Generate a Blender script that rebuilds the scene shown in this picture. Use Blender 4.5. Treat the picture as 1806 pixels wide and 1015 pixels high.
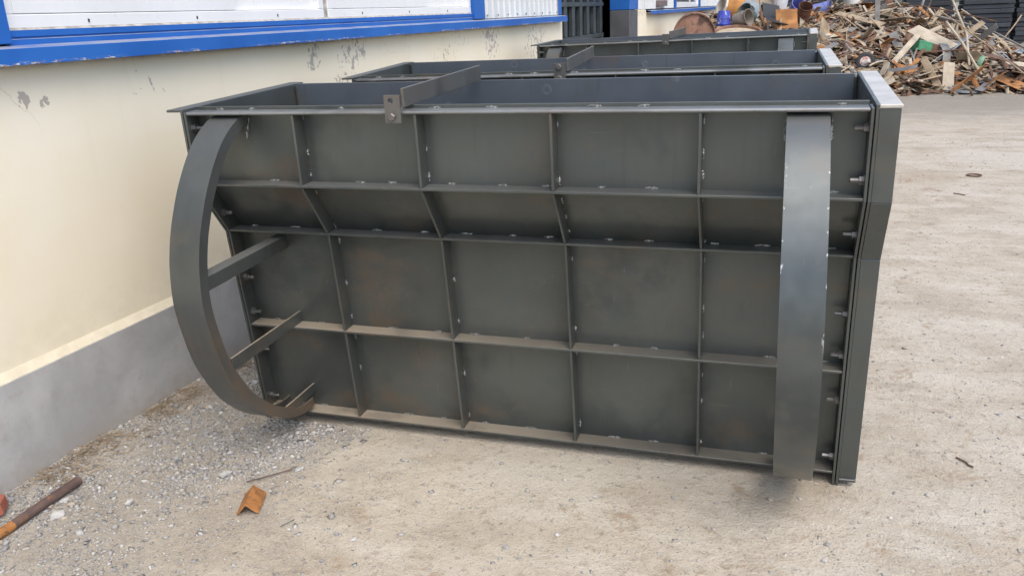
import bpy, bmesh, math, random
import numpy as np
from mathutils import Vector, Matrix, noise as mnoise

for o in list(bpy.data.objects):
    bpy.data.objects.remove(o)
S = bpy.context.scene
COL = S.collection
R = math.radians
random.seed(7)

# ------------------------------------------------------------------ camera
cam_d = bpy.data.cameras.new('camera')
cam = bpy.data.objects.new('camera', cam_d)
COL.objects.link(cam)
cam_d.sensor_width = 36
cam_d.lens = 29.525
cam_d.clip_start = 0.05
cam_d.clip_end = 600
_r = ((0.952089, -0.300516, -0.056716), (0.303051, 0.902199, 0.306915), (-0.041064, -0.309399, 0.950045))
cam.matrix_world = Matrix(((_r[0][0], _r[0][2], -_r[0][1], 1.8972),
                           (_r[1][0], _r[1][2], -_r[1][1], -2.4512),
                           (_r[2][0], _r[2][2], -_r[2][1], 1.4870),
                           (0, 0, 0, 1)))
S.camera = cam

# ------------------------------------------------------------------ light
SUN_EL, SUN_AZ = R(56), R(138)      # azimuth measured from +Y clockwise
w = bpy.data.worlds.new('World')
S.world = w
w.use_nodes = True
nt = w.node_tree
sky = nt.nodes.new('ShaderNodeTexSky')
sky.sky_type = 'NISHITA'
sky.sun_disc = False
sky.sun_elevation = SUN_EL
sky.sun_rotation = SUN_AZ
sky.air_density = 1.0
sky.dust_density = 3.0
sky.ozone_density = 1.0
bg = nt.nodes['Background']
bg.inputs[1].default_value = 0.15
nt.links.new(sky.outputs[0], bg.inputs[0])
sd = bpy.data.lights.new('sun', 'SUN')
sd.energy = 0.9
sd.angle = R(60)
sd.color = (1.0, 0.93, 0.82)
sun = bpy.data.objects.new('sun', sd)
COL.objects.link(sun)
dirv = Vector((math.sin(SUN_AZ) * math.cos(SUN_EL), math.cos(SUN_AZ) * math.cos(SUN_EL), math.sin(SUN_EL)))
sun.rotation_euler = dirv.to_track_quat('Z', 'Y').to_euler()
S.view_settings.view_transform = 'Standard'
S.view_settings.look = 'None'
S.view_settings.gamma = 1
S.view_settings.use_curve_mapping = False
S.view_settings.exposure = 0.88
S.render.engine = 'CYCLES'
S.cycles.max_bounces = 6
S.cycles.diffuse_bounces = 3
S.cycles.glossy_bounces = 3
S.cycles.transmission_bounces = 4
S.cycles.caustics_reflective = False
S.cycles.caustics_refractive = False

# ------------------------------------------------------------------ helpers
def tag(o, label=None, cat=None, group=None, kind=None):
    if label: o['label'] = label
    if cat: o['category'] = cat
    if group: o['group'] = group
    if kind: o['kind'] = kind
    return o

def empty(name, loc=(0, 0, 0), rot=(0, 0, 0)):
    o = bpy.data.objects.new(name, None)
    COL.objects.link(o)
    o.location = loc
    o.rotation_euler = rot
    o.empty_display_size = 0.1
    return o

def copy_tree(o, parent=None):
    c = o.copy()
    COL.objects.link(c)
    c.parent = parent
    for ch in list(o.children):
        copy_tree(ch, c)
    return c

class MB:
    def __init__(s):
        s.v = []; s.f = []
    def add(s, vs, fs):
        n = len(s.v)
        s.v += [tuple(p) for p in vs]
        s.f += [tuple(i + n for i in f) for f in fs]
        return s
    def box(s, x0, x1, y0, y1, z0, z1, M=None):
        vs = [Vector((x, y, z)) for x in (x0, x1) for y in (y0, y1) for z in (z0, z1)]
        if M is not None: vs = [M @ p for p in vs]
        return s.add(vs, [(0, 1, 3, 2), (4, 6, 7, 5), (0, 4, 5, 1), (2, 3, 7, 6), (0, 2, 6, 4), (1, 5, 7, 3)])
    def prism(s, poly, a, b, axis='x', M=None):
        """poly of (p,q): axis x -> (y,z); axis y -> (x,z); axis z -> (x,y)"""
        def mk(p, q, t):
            return Vector((t, p, q)) if axis == 'x' else Vector((p, t, q)) if axis == 'y' else Vector((p, q, t))
        n = len(poly)
        vs = [mk(p, q, a) for p, q in poly] + [mk(p, q, b) for p, q in poly]
        if M is not None: vs = [M @ p for p in vs]
        fs = [tuple(range(n))[::-1], tuple(range(n, 2 * n))] + [(i, (i + 1) % n, n + (i + 1) % n, n + i) for i in range(n)]
        return s.add(vs, fs)
    def sweep(s, rings, closed_ends=True):
        n = len(rings[0]); vs = [p for r in rings for p in r]; fs = []
        for k in range(len(rings) - 1):
            for i in range(n):
                j = (i + 1) % n
                fs.append((k * n + i, k * n + j, (k + 1) * n + j, (k + 1) * n + i))
        if closed_ends:
            fs.append(tuple(range(n))[::-1]); fs.append(tuple((len(rings) - 1) * n + i for i in range(n)))
        return s.add(vs, fs)
    def tube(s, pts, r, n=8):
        rings = []
        pts = [Vector(p) for p in pts]
        for i, p in enumerate(pts):
            d = (pts[min(i + 1, len(pts) - 1)] - pts[max(i - 1, 0)]).normalized()
            u = d.cross(Vector((0.13, 0.31, 0.94))).normalized(); v = d.cross(u)
            rr = r[i] if isinstance(r, (list, tuple)) else r
            rings.append([p + (u * math.cos(a) + v * math.sin(a)) * rr for a in [2 * math.pi * k / n for k in range(n)]])
        return s.sweep(rings)
    def lathe(s, prof, n=24, M=None, cap=(True, True)):
        """prof of (r,z)"""
        vs = []; fs = []
        for r, z in prof:
            for k in range(n):
                a = 2 * math.pi * k / n
                p = Vector((r * math.cos(a), r * math.sin(a), z))
                vs.append(M @ p if M is not None else p)
        for i in range(len(prof) - 1):
            for k in range(n):
                j = (k + 1) % n
                fs.append((i * n + k, i * n + j, (i + 1) * n + j, (i + 1) * n + k))
        if cap[0]: fs.append(tuple(range(n))[::-1])
        if cap[1]: fs.append(tuple((len(prof) - 1) * n + k for k in range(n)))
        return s.add(vs, fs)
    def mesh(s, name, mat, bevel=0, smooth=False, seg=1):
        me = bpy.data.meshes.new(name)
        bm = bmesh.new()
        bv = [bm.verts.new(p) for p in s.v]
        for f in s.f:
            try: bm.faces.new([bv[i] for i in f])
            except ValueError: pass
        bmesh.ops.recalc_face_normals(bm, faces=bm.faces)
        if bevel:
            es = [e for e in bm.edges if len(e.link_faces) == 2 and e.calc_face_angle(0) > 0.6]
            bmesh.ops.bevel(bm, geom=es, offset=bevel, segments=seg, profile=0.6, affect='EDGES', clamp_overlap=True)
        if smooth:
            for f in bm.faces: f.smooth = True
            for e in bm.edges:
                if len(e.link_faces) == 2 and e.calc_face_angle(0) > 0.7: e.smooth = False
        bm.to_mesh(me); bm.free()
        me.materials.append(mat)
        return me
    def build(s, name, mat, parent=None, bevel=0, smooth=False, seg=1, loc=None):
        o = bpy.data.objects.new(name, s.mesh(name, mat, bevel, smooth, seg))
        COL.objects.link(o)
        if parent is not None: o.parent = parent
        if loc: o.location = loc
        return o

def box(name, mat, parent, *a, bevel=0):
    return MB().box(*a).build(name, mat, parent, bevel)

def np_mesh(name, verts, tris, mat, smooth=False):
    me = bpy.data.meshes.new(name)
    me.vertices.add(len(verts)); me.vertices.foreach_set('co', np.asarray(verts, np.float32).ravel())
    k = tris.shape[1]
    me.loops.add(tris.size); me.loops.foreach_set('vertex_index', np.asarray(tris, np.int32).ravel())
    me.polygons.add(len(tris)); me.polygons.foreach_set('loop_start', np.arange(0, tris.size, k, dtype=np.int32))
    me.polygons.foreach_set('loop_total', np.full(len(tris), k, np.int32))
    me.update(calc_edges=True); me.validate()
    for m in (mat if isinstance(mat, (list, tuple)) else [mat]): me.materials.append(m)
    return me

# ------------------------------------------------------------------ material tools
class NT:
    def __init__(s, name):
        s.m = bpy.data.materials.new(name); s.m.use_nodes = True
        s.t = s.m.node_tree; s.b = s.t.nodes['Principled BSDF']
    def n(s, typ, **kw):
        nd = s.t.nodes.new('ShaderNode' + typ)
        for k, v in kw.items():
            if k in nd.inputs: s.set(nd, k, v)
            else: setattr(nd, k, v)
        return nd
    def set(s, nd, k, v):
        i = nd.inputs[k]
        if isinstance(v, bpy.types.NodeSocket): s.t.links.new(v, i)
        else: i.default_value = v
    def pos(s): return s.n('NewGeometry').outputs['Position']
    def obj(s): return s.n('TexCoord').outputs['Object']
    def mapping(s, vec, scale=(1, 1, 1), loc=(0, 0, 0), rot=(0, 0, 0)):
        return s.n('Mapping', Vector=vec, Scale=scale, Location=loc, Rotation=rot).outputs[0]
    def noise(s, vec, scale, detail=4, rough=0.55, dist=0):
        return s.n('TexNoise', Vector=vec, Scale=scale, Detail=detail, Roughness=rough, Distortion=dist).outputs[0]
    def ramp(s, fac, a, b, c0=0.0, c1=1.0):
        nd = s.n('MapRange', Value=fac); nd.inputs[1].default_value = a; nd.inputs[2].default_value = b
        nd.inputs[3].default_value = c0; nd.inputs[4].default_value = c1; nd.interpolation_type = 'SMOOTHSTEP'
        return nd.outputs[0]
    def math(s, op, a, b=0.0, c=None):
        nd = s.n('Math', operation=op); s.set(nd, 0, a) if False else None
        for i, v in enumerate((a, b) if c is None else (a, b, c)):
            if isinstance(v, bpy.types.NodeSocket): s.t.links.new(v, nd.inputs[i])
            else: nd.inputs[i].default_value = v
        return nd.outputs[0]
    def mix(s, fac, a, b, mode='MIX'):
        nd = s.n('Mix', data_type='RGBA', blend_type=mode)
        for k, v in ((0, fac), (6, a), (7, b)):
            if isinstance(v, bpy.types.NodeSocket): s.t.links.new(v, nd.inputs[k])
            else: nd.inputs[k].default_value = (*v, 1) if isinstance(v, tuple) and len(v) == 3 else v
        return nd.outputs[2]
    def sep(s, vec):
        return s.n('SeparateXYZ', Vector=vec).outputs
    def bump(s, h, strength=0.3, dist=0.01):
        nd = s.n('Bump', Height=h, Strength=strength, Distance=dist)
        s.t.links.new(nd.outputs[0], s.b.inputs['Normal'])
    def out(s, color=None, rough=None, metal=None, spec=None):
        for k, v in (('Base Color', color), ('Roughness', rough), ('Metallic', metal), ('Specular IOR Level', spec)):
            if v is None: continue
            if isinstance(v, tuple) and len(v) == 3: v = (*v, 1)
            s.set(s.b, k, v)
        return s.m

def simple(name, col, rough=0.6, metal=0.0, var=0.15, scale=6, bump=0.0, rust=0.0, dirt=(0.12, 0.09, 0.06)):
    t = NT(name); P = t.pos()
    a = t.noise(P, scale, 5); b = t.noise(P, scale * 7, 4)
    c0 = tuple(max(0, x * (1 - var)) for x in col); c1 = tuple(min(1, x * (1 + var)) for x in col)
    c = t.mix(t.ramp(a, 0.3, 0.7), c0, c1)
    if rust:
        m = t.ramp(t.noise(P, scale * 1.7, 6, 0.65), 0.62 - rust * 0.3, 0.72 - rust * 0.3)
        c = t.mix(m, c, dirt)
    c = t.mix(0.12, c, b, 'OVERLAY')
    t.out(c, t.ramp(b, 0.2, 0.8, rough - 0.1, min(1, rough + 0.1)), metal)
    if bump: t.bump(b, bump, 0.004)
    return t.m

def steel_mat(name, base=(0.108, 0.119, 0.114), rust=0.0, scuff=False, streaky=False, spots=False, blue=0.0, dust_lit=1.0):
    t = NT(name); P = t.pos(); O = t.obj()
    big = t.noise(P, 2.2, 2, 0.5); mid = t.noise(P, 9, 4, 0.6); fine = t.noise(P, 90, 2, 0.6)
    streak = t.noise(t.mapping(P, (30, 30, 2.0)), 1.5, 3, 0.6)
    c = t.mix(t.ramp(big, 0.3, 0.7), tuple(x * 0.82 for x in base), tuple(x * 1.12 for x in base))
    c = t.mix(t.ramp(mid, 0.45, 0.75, 0, 0.35), c, tuple(x * y for x, y in zip(base, (0.80, 0.95, 1.06))))
    dkm = t.noise(t.mapping(P, (1.3, 1.3, 1.0), (1.7, 0.2, 4.4)), 1.7, 4, 0.6)
    c = t.mix(t.ramp(dkm, 0.48, 0.66, 0, 0.65), c, (0.050, 0.060, 0.063))
    if blue: c = t.mix(blue, c, (0.15, 0.18, 0.225))
    # brown heat / rust bloom
    rm = t.noise(t.mapping(P, (1, 1, 1.6), (3.1, 0.7, 1.9)), 3.1, 5, 0.64)
    rm = t.math('ADD', rm, t.math('MULTIPLY', t.ramp(t.sep(O)[0], 1.5, 0.3), t.ramp(t.sep(O)[2], 0.9, 0.7, 0, 0.07)))
    rmask = t.ramp(rm, 0.53 - 0.16 * rust, 0.74 - 0.12 * rust, 0, 0.46 + 0.3 * rust)
    if streaky:
        sn = t.noise(t.mapping(O, (26, 1.6, 1.6)), 1.6, 4, 0.6)
        low = t.ramp(t.sep(O)[2], 0.78, 0.45)
        rmask = t.math('MAXIMUM', rmask, t.math('MULTIPLY', t.math('MULTIPLY', t.ramp(sn, 0.45, 0.66), low), 0.7))
    c = t.mix(rmask, c, (0.155, 0.105, 0.064))
    sc1 = t.noise(t.mapping(P, (70, 70, 4), rot=(0.3, 0.5, 0)), 1.0, 3, 0.7); sc2 = t.noise(t.mapping(P, (5, 60, 60), rot=(0.1, 0.4, 0.3)), 1.0, 3, 0.7)
    c = t.mix(t.math('MULTIPLY', t.ramp(sc1, 0.66, 0.74), 0.22), c, (0.22, 0.225, 0.22))
    c = t.mix(t.math('MULTIPLY', t.ramp(sc2, 0.66, 0.74), 0.22), c, (0.20, 0.20, 0.19))
    sm_ = t.noise(P, 6.0, 4, 0.7)
    c = t.mix(t.ramp(sm_, 0.55, 0.75, 0, 0.4), c, (0.15, 0.145, 0.13))
    c = t.mix(t.ramp(streak, 0.55, 0.8, 0, 0.25), c, (0.065, 0.065, 0.065))
    rough = t.ramp(mid, 0.25, 0.8, 0.28, 0.42)
    metal = t.math('SUBTRACT', 0.5, t.math('MULTIPLY', rmask, 0.3))
    if spots:
        v = t.n('TexVoronoi', Vector=t.mapping(P, (1, 1, 1.0)), Scale=9.0, Randomness=1.0)
        d = v.outputs['Distance']
        ring = t.math('MULTIPLY', t.ramp(d, 0.08, 0.12), t.ramp(d, 0.20, 0.15))
        pick = t.math('GREATER_THAN', t.sep(v.outputs['Color'])[0], 0.45)
        ring = t.math('MULTIPLY', t.math('MULTIPLY', ring, pick), t.ramp(fine, 0.35, 0.6, 0.15, 0.6))
        c = t.mix(ring, c, (0.26, 0.28, 0.30))
    if scuff:
        sx = t.sep(O)
        z = t.math('ADD', sx[2], 0.0)
        # abraded bright metal along both edges of the band, upper half
        band = t.math('MULTIPLY', t.ramp(z, 0.66, 0.74), t.ramp(z, 1.16, 1.08))
        xa = t.math('ABSOLUTE', t.math('SUBTRACT', t.math('ADD', sx[0], t.math('MULTIPLY', sx[2], 0.0197)), 1.974))
        edge = t.ramp(xa, 0.046, 0.053)
        chip = t.ramp(t.noise(t.mapping(P, (60, 60, 22)), 1.0, 4, 0.7), 0.57, 0.66)
        m = t.math('MULTIPLY', t.math('MULTIPLY', band, edge), chip)
        c = t.mix(m, c, (0.6, 0.61, 0.62))
    # tan dust on low upward faces; paler grey higher up paints lit flange tops
    nz = t.sep(t.n('NewGeometry').outputs['Normal'])[2]
    oz = t.sep(O)[2]; ox = t.sep(O)[0]
    dm = t.math('MULTIPLY', t.ramp(nz, 0.6, 0.9), t.ramp(oz, 0.95, 0.35, 0.45, 0.9))
    dm = t.math('MULTIPLY', dm, t.ramp(t.math('ADD', ox, t.math('MULTIPLY', big, 1.2)), 2.3, 1.0, 0.35, 1.0))
    dm = t.math('MULTIPLY', dm, t.ramp(mid, 0.2, 0.5, 0.6, 1.0))
    dm = t.math('MULTIPLY', dm, dust_lit)
    c = t.mix(dm, c, t.mix(t.ramp(oz, 0.75, 0.45), (0.20, 0.205, 0.20), (0.37, 0.32, 0.25)))
    metal = t.math('MULTIPLY', metal, t.math('SUBTRACT', 1.0, dm))
    rough = t.math('ADD', rough, t.math('MULTIPLY', dm, 0.4))
    t.out(c, rough, metal)
    t.bump(t.math('ADD', mid, t.math('MULTIPLY', big, 6.0)), 0.12, 0.004)
    return t.m

M = {}
M['steel'] = steel_mat('mill_steel')
M['steel_in'] = steel_mat('mill_steel_inner', spots=True, blue=0.8, dust_lit=0.6)
M['rocker'] = steel_mat('mill_steel_rocker', base=(0.112, 0.122, 0.122), rust=0.0, streaky=True, dust_lit=0.35)
M['rocker_s'] = steel_mat('mill_steel_rocker_scuffed', base=(0.125, 0.140, 0.142), scuff=True)
M['lip'] = simple('dusty_skylit_steel', (0.54, 0.52, 0.48), 0.45, 0.2, 0.15, 8)  # pale dust plus sky reflection on the top lip, put into the colour
M['top_flange'] = steel_mat('mill_steel_top_lit', base=(0.25, 0.26, 0.26), dust_lit=0.0)  # lighter base paints in the highlight along the top flange edge
M['bar'] = steel_mat('mill_steel_bar', base=(0.15, 0.15, 0.147), rust=0.05, dust_lit=0.3)
M['weld'] = simple('weld_metal', (0.27, 0.28, 0.28), 0.45, 0.6, 0.4, 90)
M['bolt'] = simple('bolt_steel', (0.20, 0.20, 0.20), 0.45, 0.8, 0.25, 40)
M['rust_pipe'] = simple('rusty_pipe_surface', (0.115, 0.075, 0.065), 0.8, 0.0, 0.3, 14, 0.4, 0.1, (0.22, 0.11, 0.05))
M['rust_orange'] = simple('orange_rust', (0.33, 0.145, 0.045), 0.85, 0.0, 0.3, 25, 0.5, 0.25, (0.16, 0.08, 0.04))
M['brick'] = simple('red_brick', (0.32, 0.11, 0.07), 0.9, 0.0, 0.2, 20, 0.5)
M['white_pvc'] = simple('white_pvc', (0.78, 0.79, 0.80), 0.35, 0.0, 0.03, 3)
M['white_clad'] = simple('pale_sheet_cladding', (0.62, 0.65, 0.66), 0.45, 0.0, 0.06, 2)
M['blind'] = simple('pale_blind', (0.72, 0.73, 0.74), 0.7, 0.0, 0.04, 3)
M['caulk'] = simple('old_sealant', (0.42, 0.40, 0.36), 0.9, 0.0, 0.3, 30, 0.4)
M['dark_gate'] = simple('dark_gate_paint', (0.016, 0.02, 0.025), 0.5, 0.2, 0.25, 5)
M['dark_bar'] = simple('gate_bar_paint', (0.05, 0.064, 0.072), 0.5, 0.2, 0.25, 5)
M['dark_in'] = simple('workshop_interior', (0.03, 0.03, 0.03), 0.9, 0.0, 0.2, 1)
M['column'] = simple('grey_column_paint', (0.085, 0.09, 0.10), 0.6, 0.0, 0.15, 5)
M['roof'] = simple('roof_sheet', (0.35, 0.37, 0.4), 0.5, 0.1, 0.1, 2)

def glass_mat():
    t = NT('window_glass')
    t.b.inputs['Transmission Weight'].default_value = 0.85
    t.b.inputs['IOR'].default_value = 1.45
    return t.out((0.92, 0.95, 0.95), 0.02)
M['glass'] = glass_mat()

def blue_mat():
    t = NT('blue_sheet_metal'); P = t.pos(); O = t.obj()
    a = t.noise(P, 3, 4); f = t.noise(P, 60, 5, 0.65)
    c = t.mix(t.ramp(a, 0.3, 0.7), (0.018, 0.112, 0.42), (0.026, 0.14, 0.48))
    c = t.mix(t.ramp(t.noise(P, 22, 5, 0.7), 0.66, 0.76, 0, 0.5), c, (0.10, 0.22, 0.45))
    # chipped paint and rust along the lower lip
    z = t.sep(O)[2]
    lip = t.ramp(z, 1.4085, 1.400)
    chip = t.ramp(t.noise(t.mapping(P, (9, 9, 60)), 3.0, 5, 0.7), 0.50, 0.58)
    m = t.math('MULTIPLY', t.math('MULTIPLY', lip, chip), t.ramp(t.noise(P, 2.6, 4, 0.6), 0.44, 0.56))
    c = t.mix(m, c, t.mix(t.ramp(f, 0.4, 0.6), (0.75, 0.74, 0.70), (0.28, 0.16, 0.08)))
    nz = t.sep(t.n('NewGeometry').outputs['Normal'])[2]
    c = t.mix(t.math('MULTIPLY', t.ramp(nz, 0.7, 0.95), t.ramp(t.noise(P, 7, 4), 0.25, 0.6, 0.35, 0.85)), c, (0.42, 0.43, 0.44))
    t.out(c, 0.42, 0.0, 0.25)
    return t.m
M['blue'] = blue_mat()

def stucco_mat():
    t = NT('cream_stucco'); P = t.pos()
    a = t.noise(P, 1.3, 5, 0.6); b = t.noise(P, 14, 5, 0.6); f = t.noise(P, 140, 3, 0.6)
    c = t.mix(t.ramp(a, 0.3, 0.7), (0.80, 0.725, 0.55), (0.835, 0.775, 0.635))
    # grime streaks that run down from the sill
    z = t.sep(P)[2]
    st = t.noise(t.mapping(P, (9, 9, 0.7)), 1.6, 5, 0.65)
    m = t.math('MULTIPLY', t.ramp(st, 0.56, 0.80), t.ramp(z, 0.7, 1.4, 0.0, 0.14))
    c = t.mix(m, c, (0.56, 0.50, 0.38))
    rim = t.math('MULTIPLY', t.ramp(z, 1.372, 1.40), t.ramp(b, 0.36, 0.66, 0.0, 0.5))
    c = t.mix(rim, c, (0.38, 0.27, 0.14))
    # flaked paint: grey render shows in islands around a few spots
    fl = t.noise(t.mapping(P, (1, 1.0, 0.8)), 26, 5, 0.66, 0.9)
    tot = None
    for (y, zz, r, s) in ((-0.22, 1.275, 0.055, 0.9), (-0.135, 1.268, 0.045, 0.88), (0.35, 1.27, 0.16, 0.5), (1.58, 1.325, 0.13, 0.8), (1.95, 1.28, 0.20, 0.72),
                          (2.06, 1.345, 0.14, 0.8), (1.86, 1.19, 0.22, 0.66), (4.2, 1.33, 0.35, 0.74), (3.4, 1.2, 0.6, 0.5), (5.4, 1.25, 0.6, 0.68), (0.9, 0.9, 0.4, 0.45)):
        d = t.n('VectorMath', operation='DISTANCE')
        t.t.links.new(t.mapping(P, (0, 1, 1)), d.inputs[0]); d.inputs[1].default_value = (0, y, zz)
        k = t.math('MULTIPLY', t.ramp(d.outputs['Value'], r, r * 0.25), s)
        tot = k if tot is None else t.math('MAXIMUM', tot, k)
    m = t.ramp(t.math('ADD', t.math('MULTIPLY', tot, 0.33), fl), 0.755, 0.785)
    c = t.mix(m, c, (0.45, 0.41, 0.36))
    # hairline cracks
    v = t.n('TexVoronoi', Vector=t.mix(0.25, t.mapping(P, (1, 1, 1)), t.n('TexNoise', Vector=P, Scale=3.0, Detail=5.0).outputs['Color']), Scale=1.7, feature='DISTANCE_TO_EDGE')
    cr = t.math('MULTIPLY', t.ramp(v.outputs['Distance'], 0.0045, 0.001), t.ramp(t.noise(P, 1.1, 2), 0.5, 0.6, 0, 0.22))
    c = t.mix(cr, c, (0.36, 0.31, 0.22))
    # splash dirt at the bottom
    c = t.mix(t.math('MULTIPLY', t.ramp(z, 0.66, 0.41), t.ramp(b, 0.25, 0.7, 0.0, 0.22)), c, (0.52, 0.47, 0.36))
    t.out(c, 0.88, 0.0)
    t.bump(t.math('SUBTRACT', t.math('ADD', t.math('MULTIPLY', f, 0.25), t.math('MULTIPLY', b, 0.6)), m), 0.35, 0.004)
    return t.m
M['stucco'] = stucco_mat()

def plinth_mat():
    t = NT('cement_render'); P = t.pos()
    a = t.noise(P, 2.4, 6, 0.62, 0.3); b = t.noise(P, 20, 5, 0.65); f = t.noise(P, 160, 3)
    c = t.mix(t.ramp(a, 0.28, 0.72), (0.31, 0.312, 0.312), (0.45, 0.45, 0.447))
    c = t.mix(t.ramp(b, 0.5, 0.75, 0, 0.45), c, (0.30, 0.27, 0.24))
    z = t.sep(P)[2]
    c = t.mix(t.ramp(t.math('ADD', z, t.math('MULTIPLY', b, 0.006)), 0.392, 0.396), c, t.mix(t.ramp(b, 0.3, 0.7), (0.60, 0.545, 0.41), (0.69, 0.635, 0.50)))
    c = t.mix(t.math('MULTIPLY', t.ramp(z, 0.14, 0.02), t.ramp(b, 0.3, 0.6, 0.3, 0.8)), c, (0.33, 0.30, 0.26))
    t.out(c, 0.9, 0.0)
    t.bump(t.math('ADD', t.math('MULTIPLY', f, 0.3), b), 0.25, 0.004)
    return t.m
M['plinth'] = plinth_mat()

def ground_mat():
    t = NT('yard_ground'); P = t.pos(); xyz = t.sep(P)
    big = t.noise(P, 0.55, 4, 0.6, 0.4); mid = t.noise(P, 3.2, 5, 0.68, 0.3); sm = t.noise(P, 24, 4, 0.72); f = t.noise(P, 150, 2, 0.7)
    trk = t.noise(t.mapping(P, (0.8, 2.6, 1), rot=(0, 0, R(-12))), 1.4, 6, 0.72)
    c = t.mix(t.ramp(mid, 0.30, 0.70), (0.385, 0.345, 0.29), (0.50, 0.465, 0.41))
    c = t.mix(t.ramp(trk, 0.46, 0.64, 0, 0.75), c, (0.54, 0.52, 0.475))
    c = t.mix(t.ramp(trk, 0.45, 0.30, 0, 0.65), c, (0.30, 0.262, 0.215))
    c = t.mix(t.ramp(big, 0.52, 0.70, 0, 0.45), c, (0.38, 0.315, 0.24))
    c = t.mix(t.ramp(big, 0.48, 0.34, 0, 0.55), c, (0.53, 0.515, 0.48))
    bl = t.noise(t.mapping(P, (1, 1, 1), (4.2, 1.3, 0)), 5.2, 5, 0.72, 0.6)
    c = t.mix(t.ramp(bl, 0.56, 0.70, 0, 0.7), c, (0.30, 0.225, 0.155))
    c = t.mix(t.ramp(bl, 0.44, 0.30, 0, 0.4), c, (0.47, 0.46, 0.43))
    # grey stone dust beside the wall
    e = t.math('ADD', xyz[0], t.math('MULTIPLY', t.math('SUBTRACT', mid, 0.5), 2.0))
    e = t.math('ADD', e, t.math('MULTIPLY', t.math('SUBTRACT', xyz[1], -0.2), 0.25))
    c = t.mix(t.ramp(e, 0.75, 0.0, 0, 0.6), c, t.mix(t.ramp(sm, 0.3, 0.7), (0.24, 0.23, 0.21), (0.38, 0.37, 0.355)))
    # dark oily ground round the scrap
    dk = t.math('ADD', xyz[1], t.math('MULTIPLY', t.math('SUBTRACT', trk, 0.5), 6.0))
    c = t.mix(t.ramp(dk, 8.4, 11.2, 0, 0.75), c, (0.205, 0.19, 0.17))
    # grain: pits and pale grit
    c = t.mix(t.ramp(sm, 0.54, 0.72, 0, 0.6), c, (0.21, 0.18, 0.145))
    c = t.mix(t.ramp(sm, 0.42, 0.28, 0, 0.5), c, (0.56, 0.54, 0.49))
    c = t.mix(t.ramp(f, 0.57, 0.68, 0, 0.5), c, (0.16, 0.135, 0.11))
    c = t.mix(t.ramp(f, 0.40, 0.30, 0, 0.45), c, (0.66, 0.64, 0.60))
    c = t.mix(1.0, c, (1.0, 0.975, 0.915), 'MULTIPLY')
    t.out(c, 0.95, 0.0, 0.2)
    t.bump(t.math('ADD', t.math('MULTIPLY', f, 0.5), t.math('MULTIPLY', sm, 1.4)), 0.7, 0.010)
    return t.m
M['ground'] = ground_mat()

def stone_mat(name, cols):
    t = NT(name)
    i = t.n('NewGeometry').outputs['Random Per Island']
    cr = t.n('ValToRGB', Fac=i)
    el = cr.color_ramp.elements
    while len(el) < len(cols): el.new(0.5)
    for k, c in enumerate(cols):
        el[k].position = k / (len(cols) - 1); el[k].color = (*c, 1)
    c = t.mix(0.25, cr.outputs[0], t.noise(t.pos(), 80, 4), 'OVERLAY')
    return t.out(c, 0.9, 0.0)
M['gravel'] = stone_mat('crushed_stone', [(0.20, 0.20, 0.20), (0.36, 0.36, 0.36), (0.27, 0.255, 0.235), (0.44, 0.435, 0.42), (0.32, 0.32, 0.32), (0.41, 0.385, 0.345), (0.56, 0.555, 0.54)])
M['straw'] = stone_mat('dry_straw', [(0.30, 0.22, 0.14), (0.42, 0.33, 0.22), (0.22, 0.16, 0.10)])

# ------------------------------------------------------------------ ground
WS = 0.0302; WX = -0.534                       # wall line: x = WX + WS*y (cream face)
def wallx(y): return WX + WS * y
def gh(x, y):
    """ground relief in metres, flat under the forms"""
    n = mnoise.noise(Vector((x * 1.3, y * 1.3, 0))) * 0.006 + mnoise.noise(Vector((x * 5, y * 5, 3))) * 0.002
    flat = 1.0
    for (x0, x1, y0, y1) in ((-0.1, 2.25, -0.1, 0.75), (-0.2, 2.2, 1.25, 2.05), (-0.2, 2.2, 4.5, 5.3)):
        dx = max(x0 - x, 0, x - x1); dy = max(y0 - y, 0, y - y1)
        flat = min(flat, min(1, math.hypot(dx, dy) / 0.3))
    b = 0.0
    d = x - (wallx(y) + 0.03)
    if -0.5 < d < 0.6 and y < 7:
        b = 0.055 * math.exp(-(max(d, 0) / 0.11) ** 2) * (0.55 + 0.8 * mnoise.noise(Vector((y * 2.1, 1.7, 5))))
    return (n - 0.004) * flat + max(b, 0)
def axis(fine0, fine1, step, far0, far1):
    a = list(np.arange(fine0, fine1 + 1e-6, step)); k = step; p = fine1
    while p < far1: k *= 1.25; p += k; a.append(p)
    k = step; p = fine0
    while p > far0: k *= 1.25; p -= k; a.insert(0, p)
    return a
gx = axis(-0.8, 3.2, 0.03, -90, 110); gy = axis(-1.6, 2.4, 0.04, -90, 180)
gv = [(x, y, gh(x, y)) for y in gy for x in gx]
nx = len(gx)
gf = np.array([(j * nx + i, j * nx + i + 1, (j + 1) * nx + i + 1, (j + 1) * nx + i) for j in range(len(gy) - 1) for i in range(nx - 1)])
gme = np_mesh('ground', gv, gf, M['ground'])
gme.polygons.foreach_set('use_smooth', np.ones(len(gf), bool))
ground = bpy.data.objects.new('ground', gme); COL.objects.link(ground)
tag(ground, kind='structure')

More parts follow.
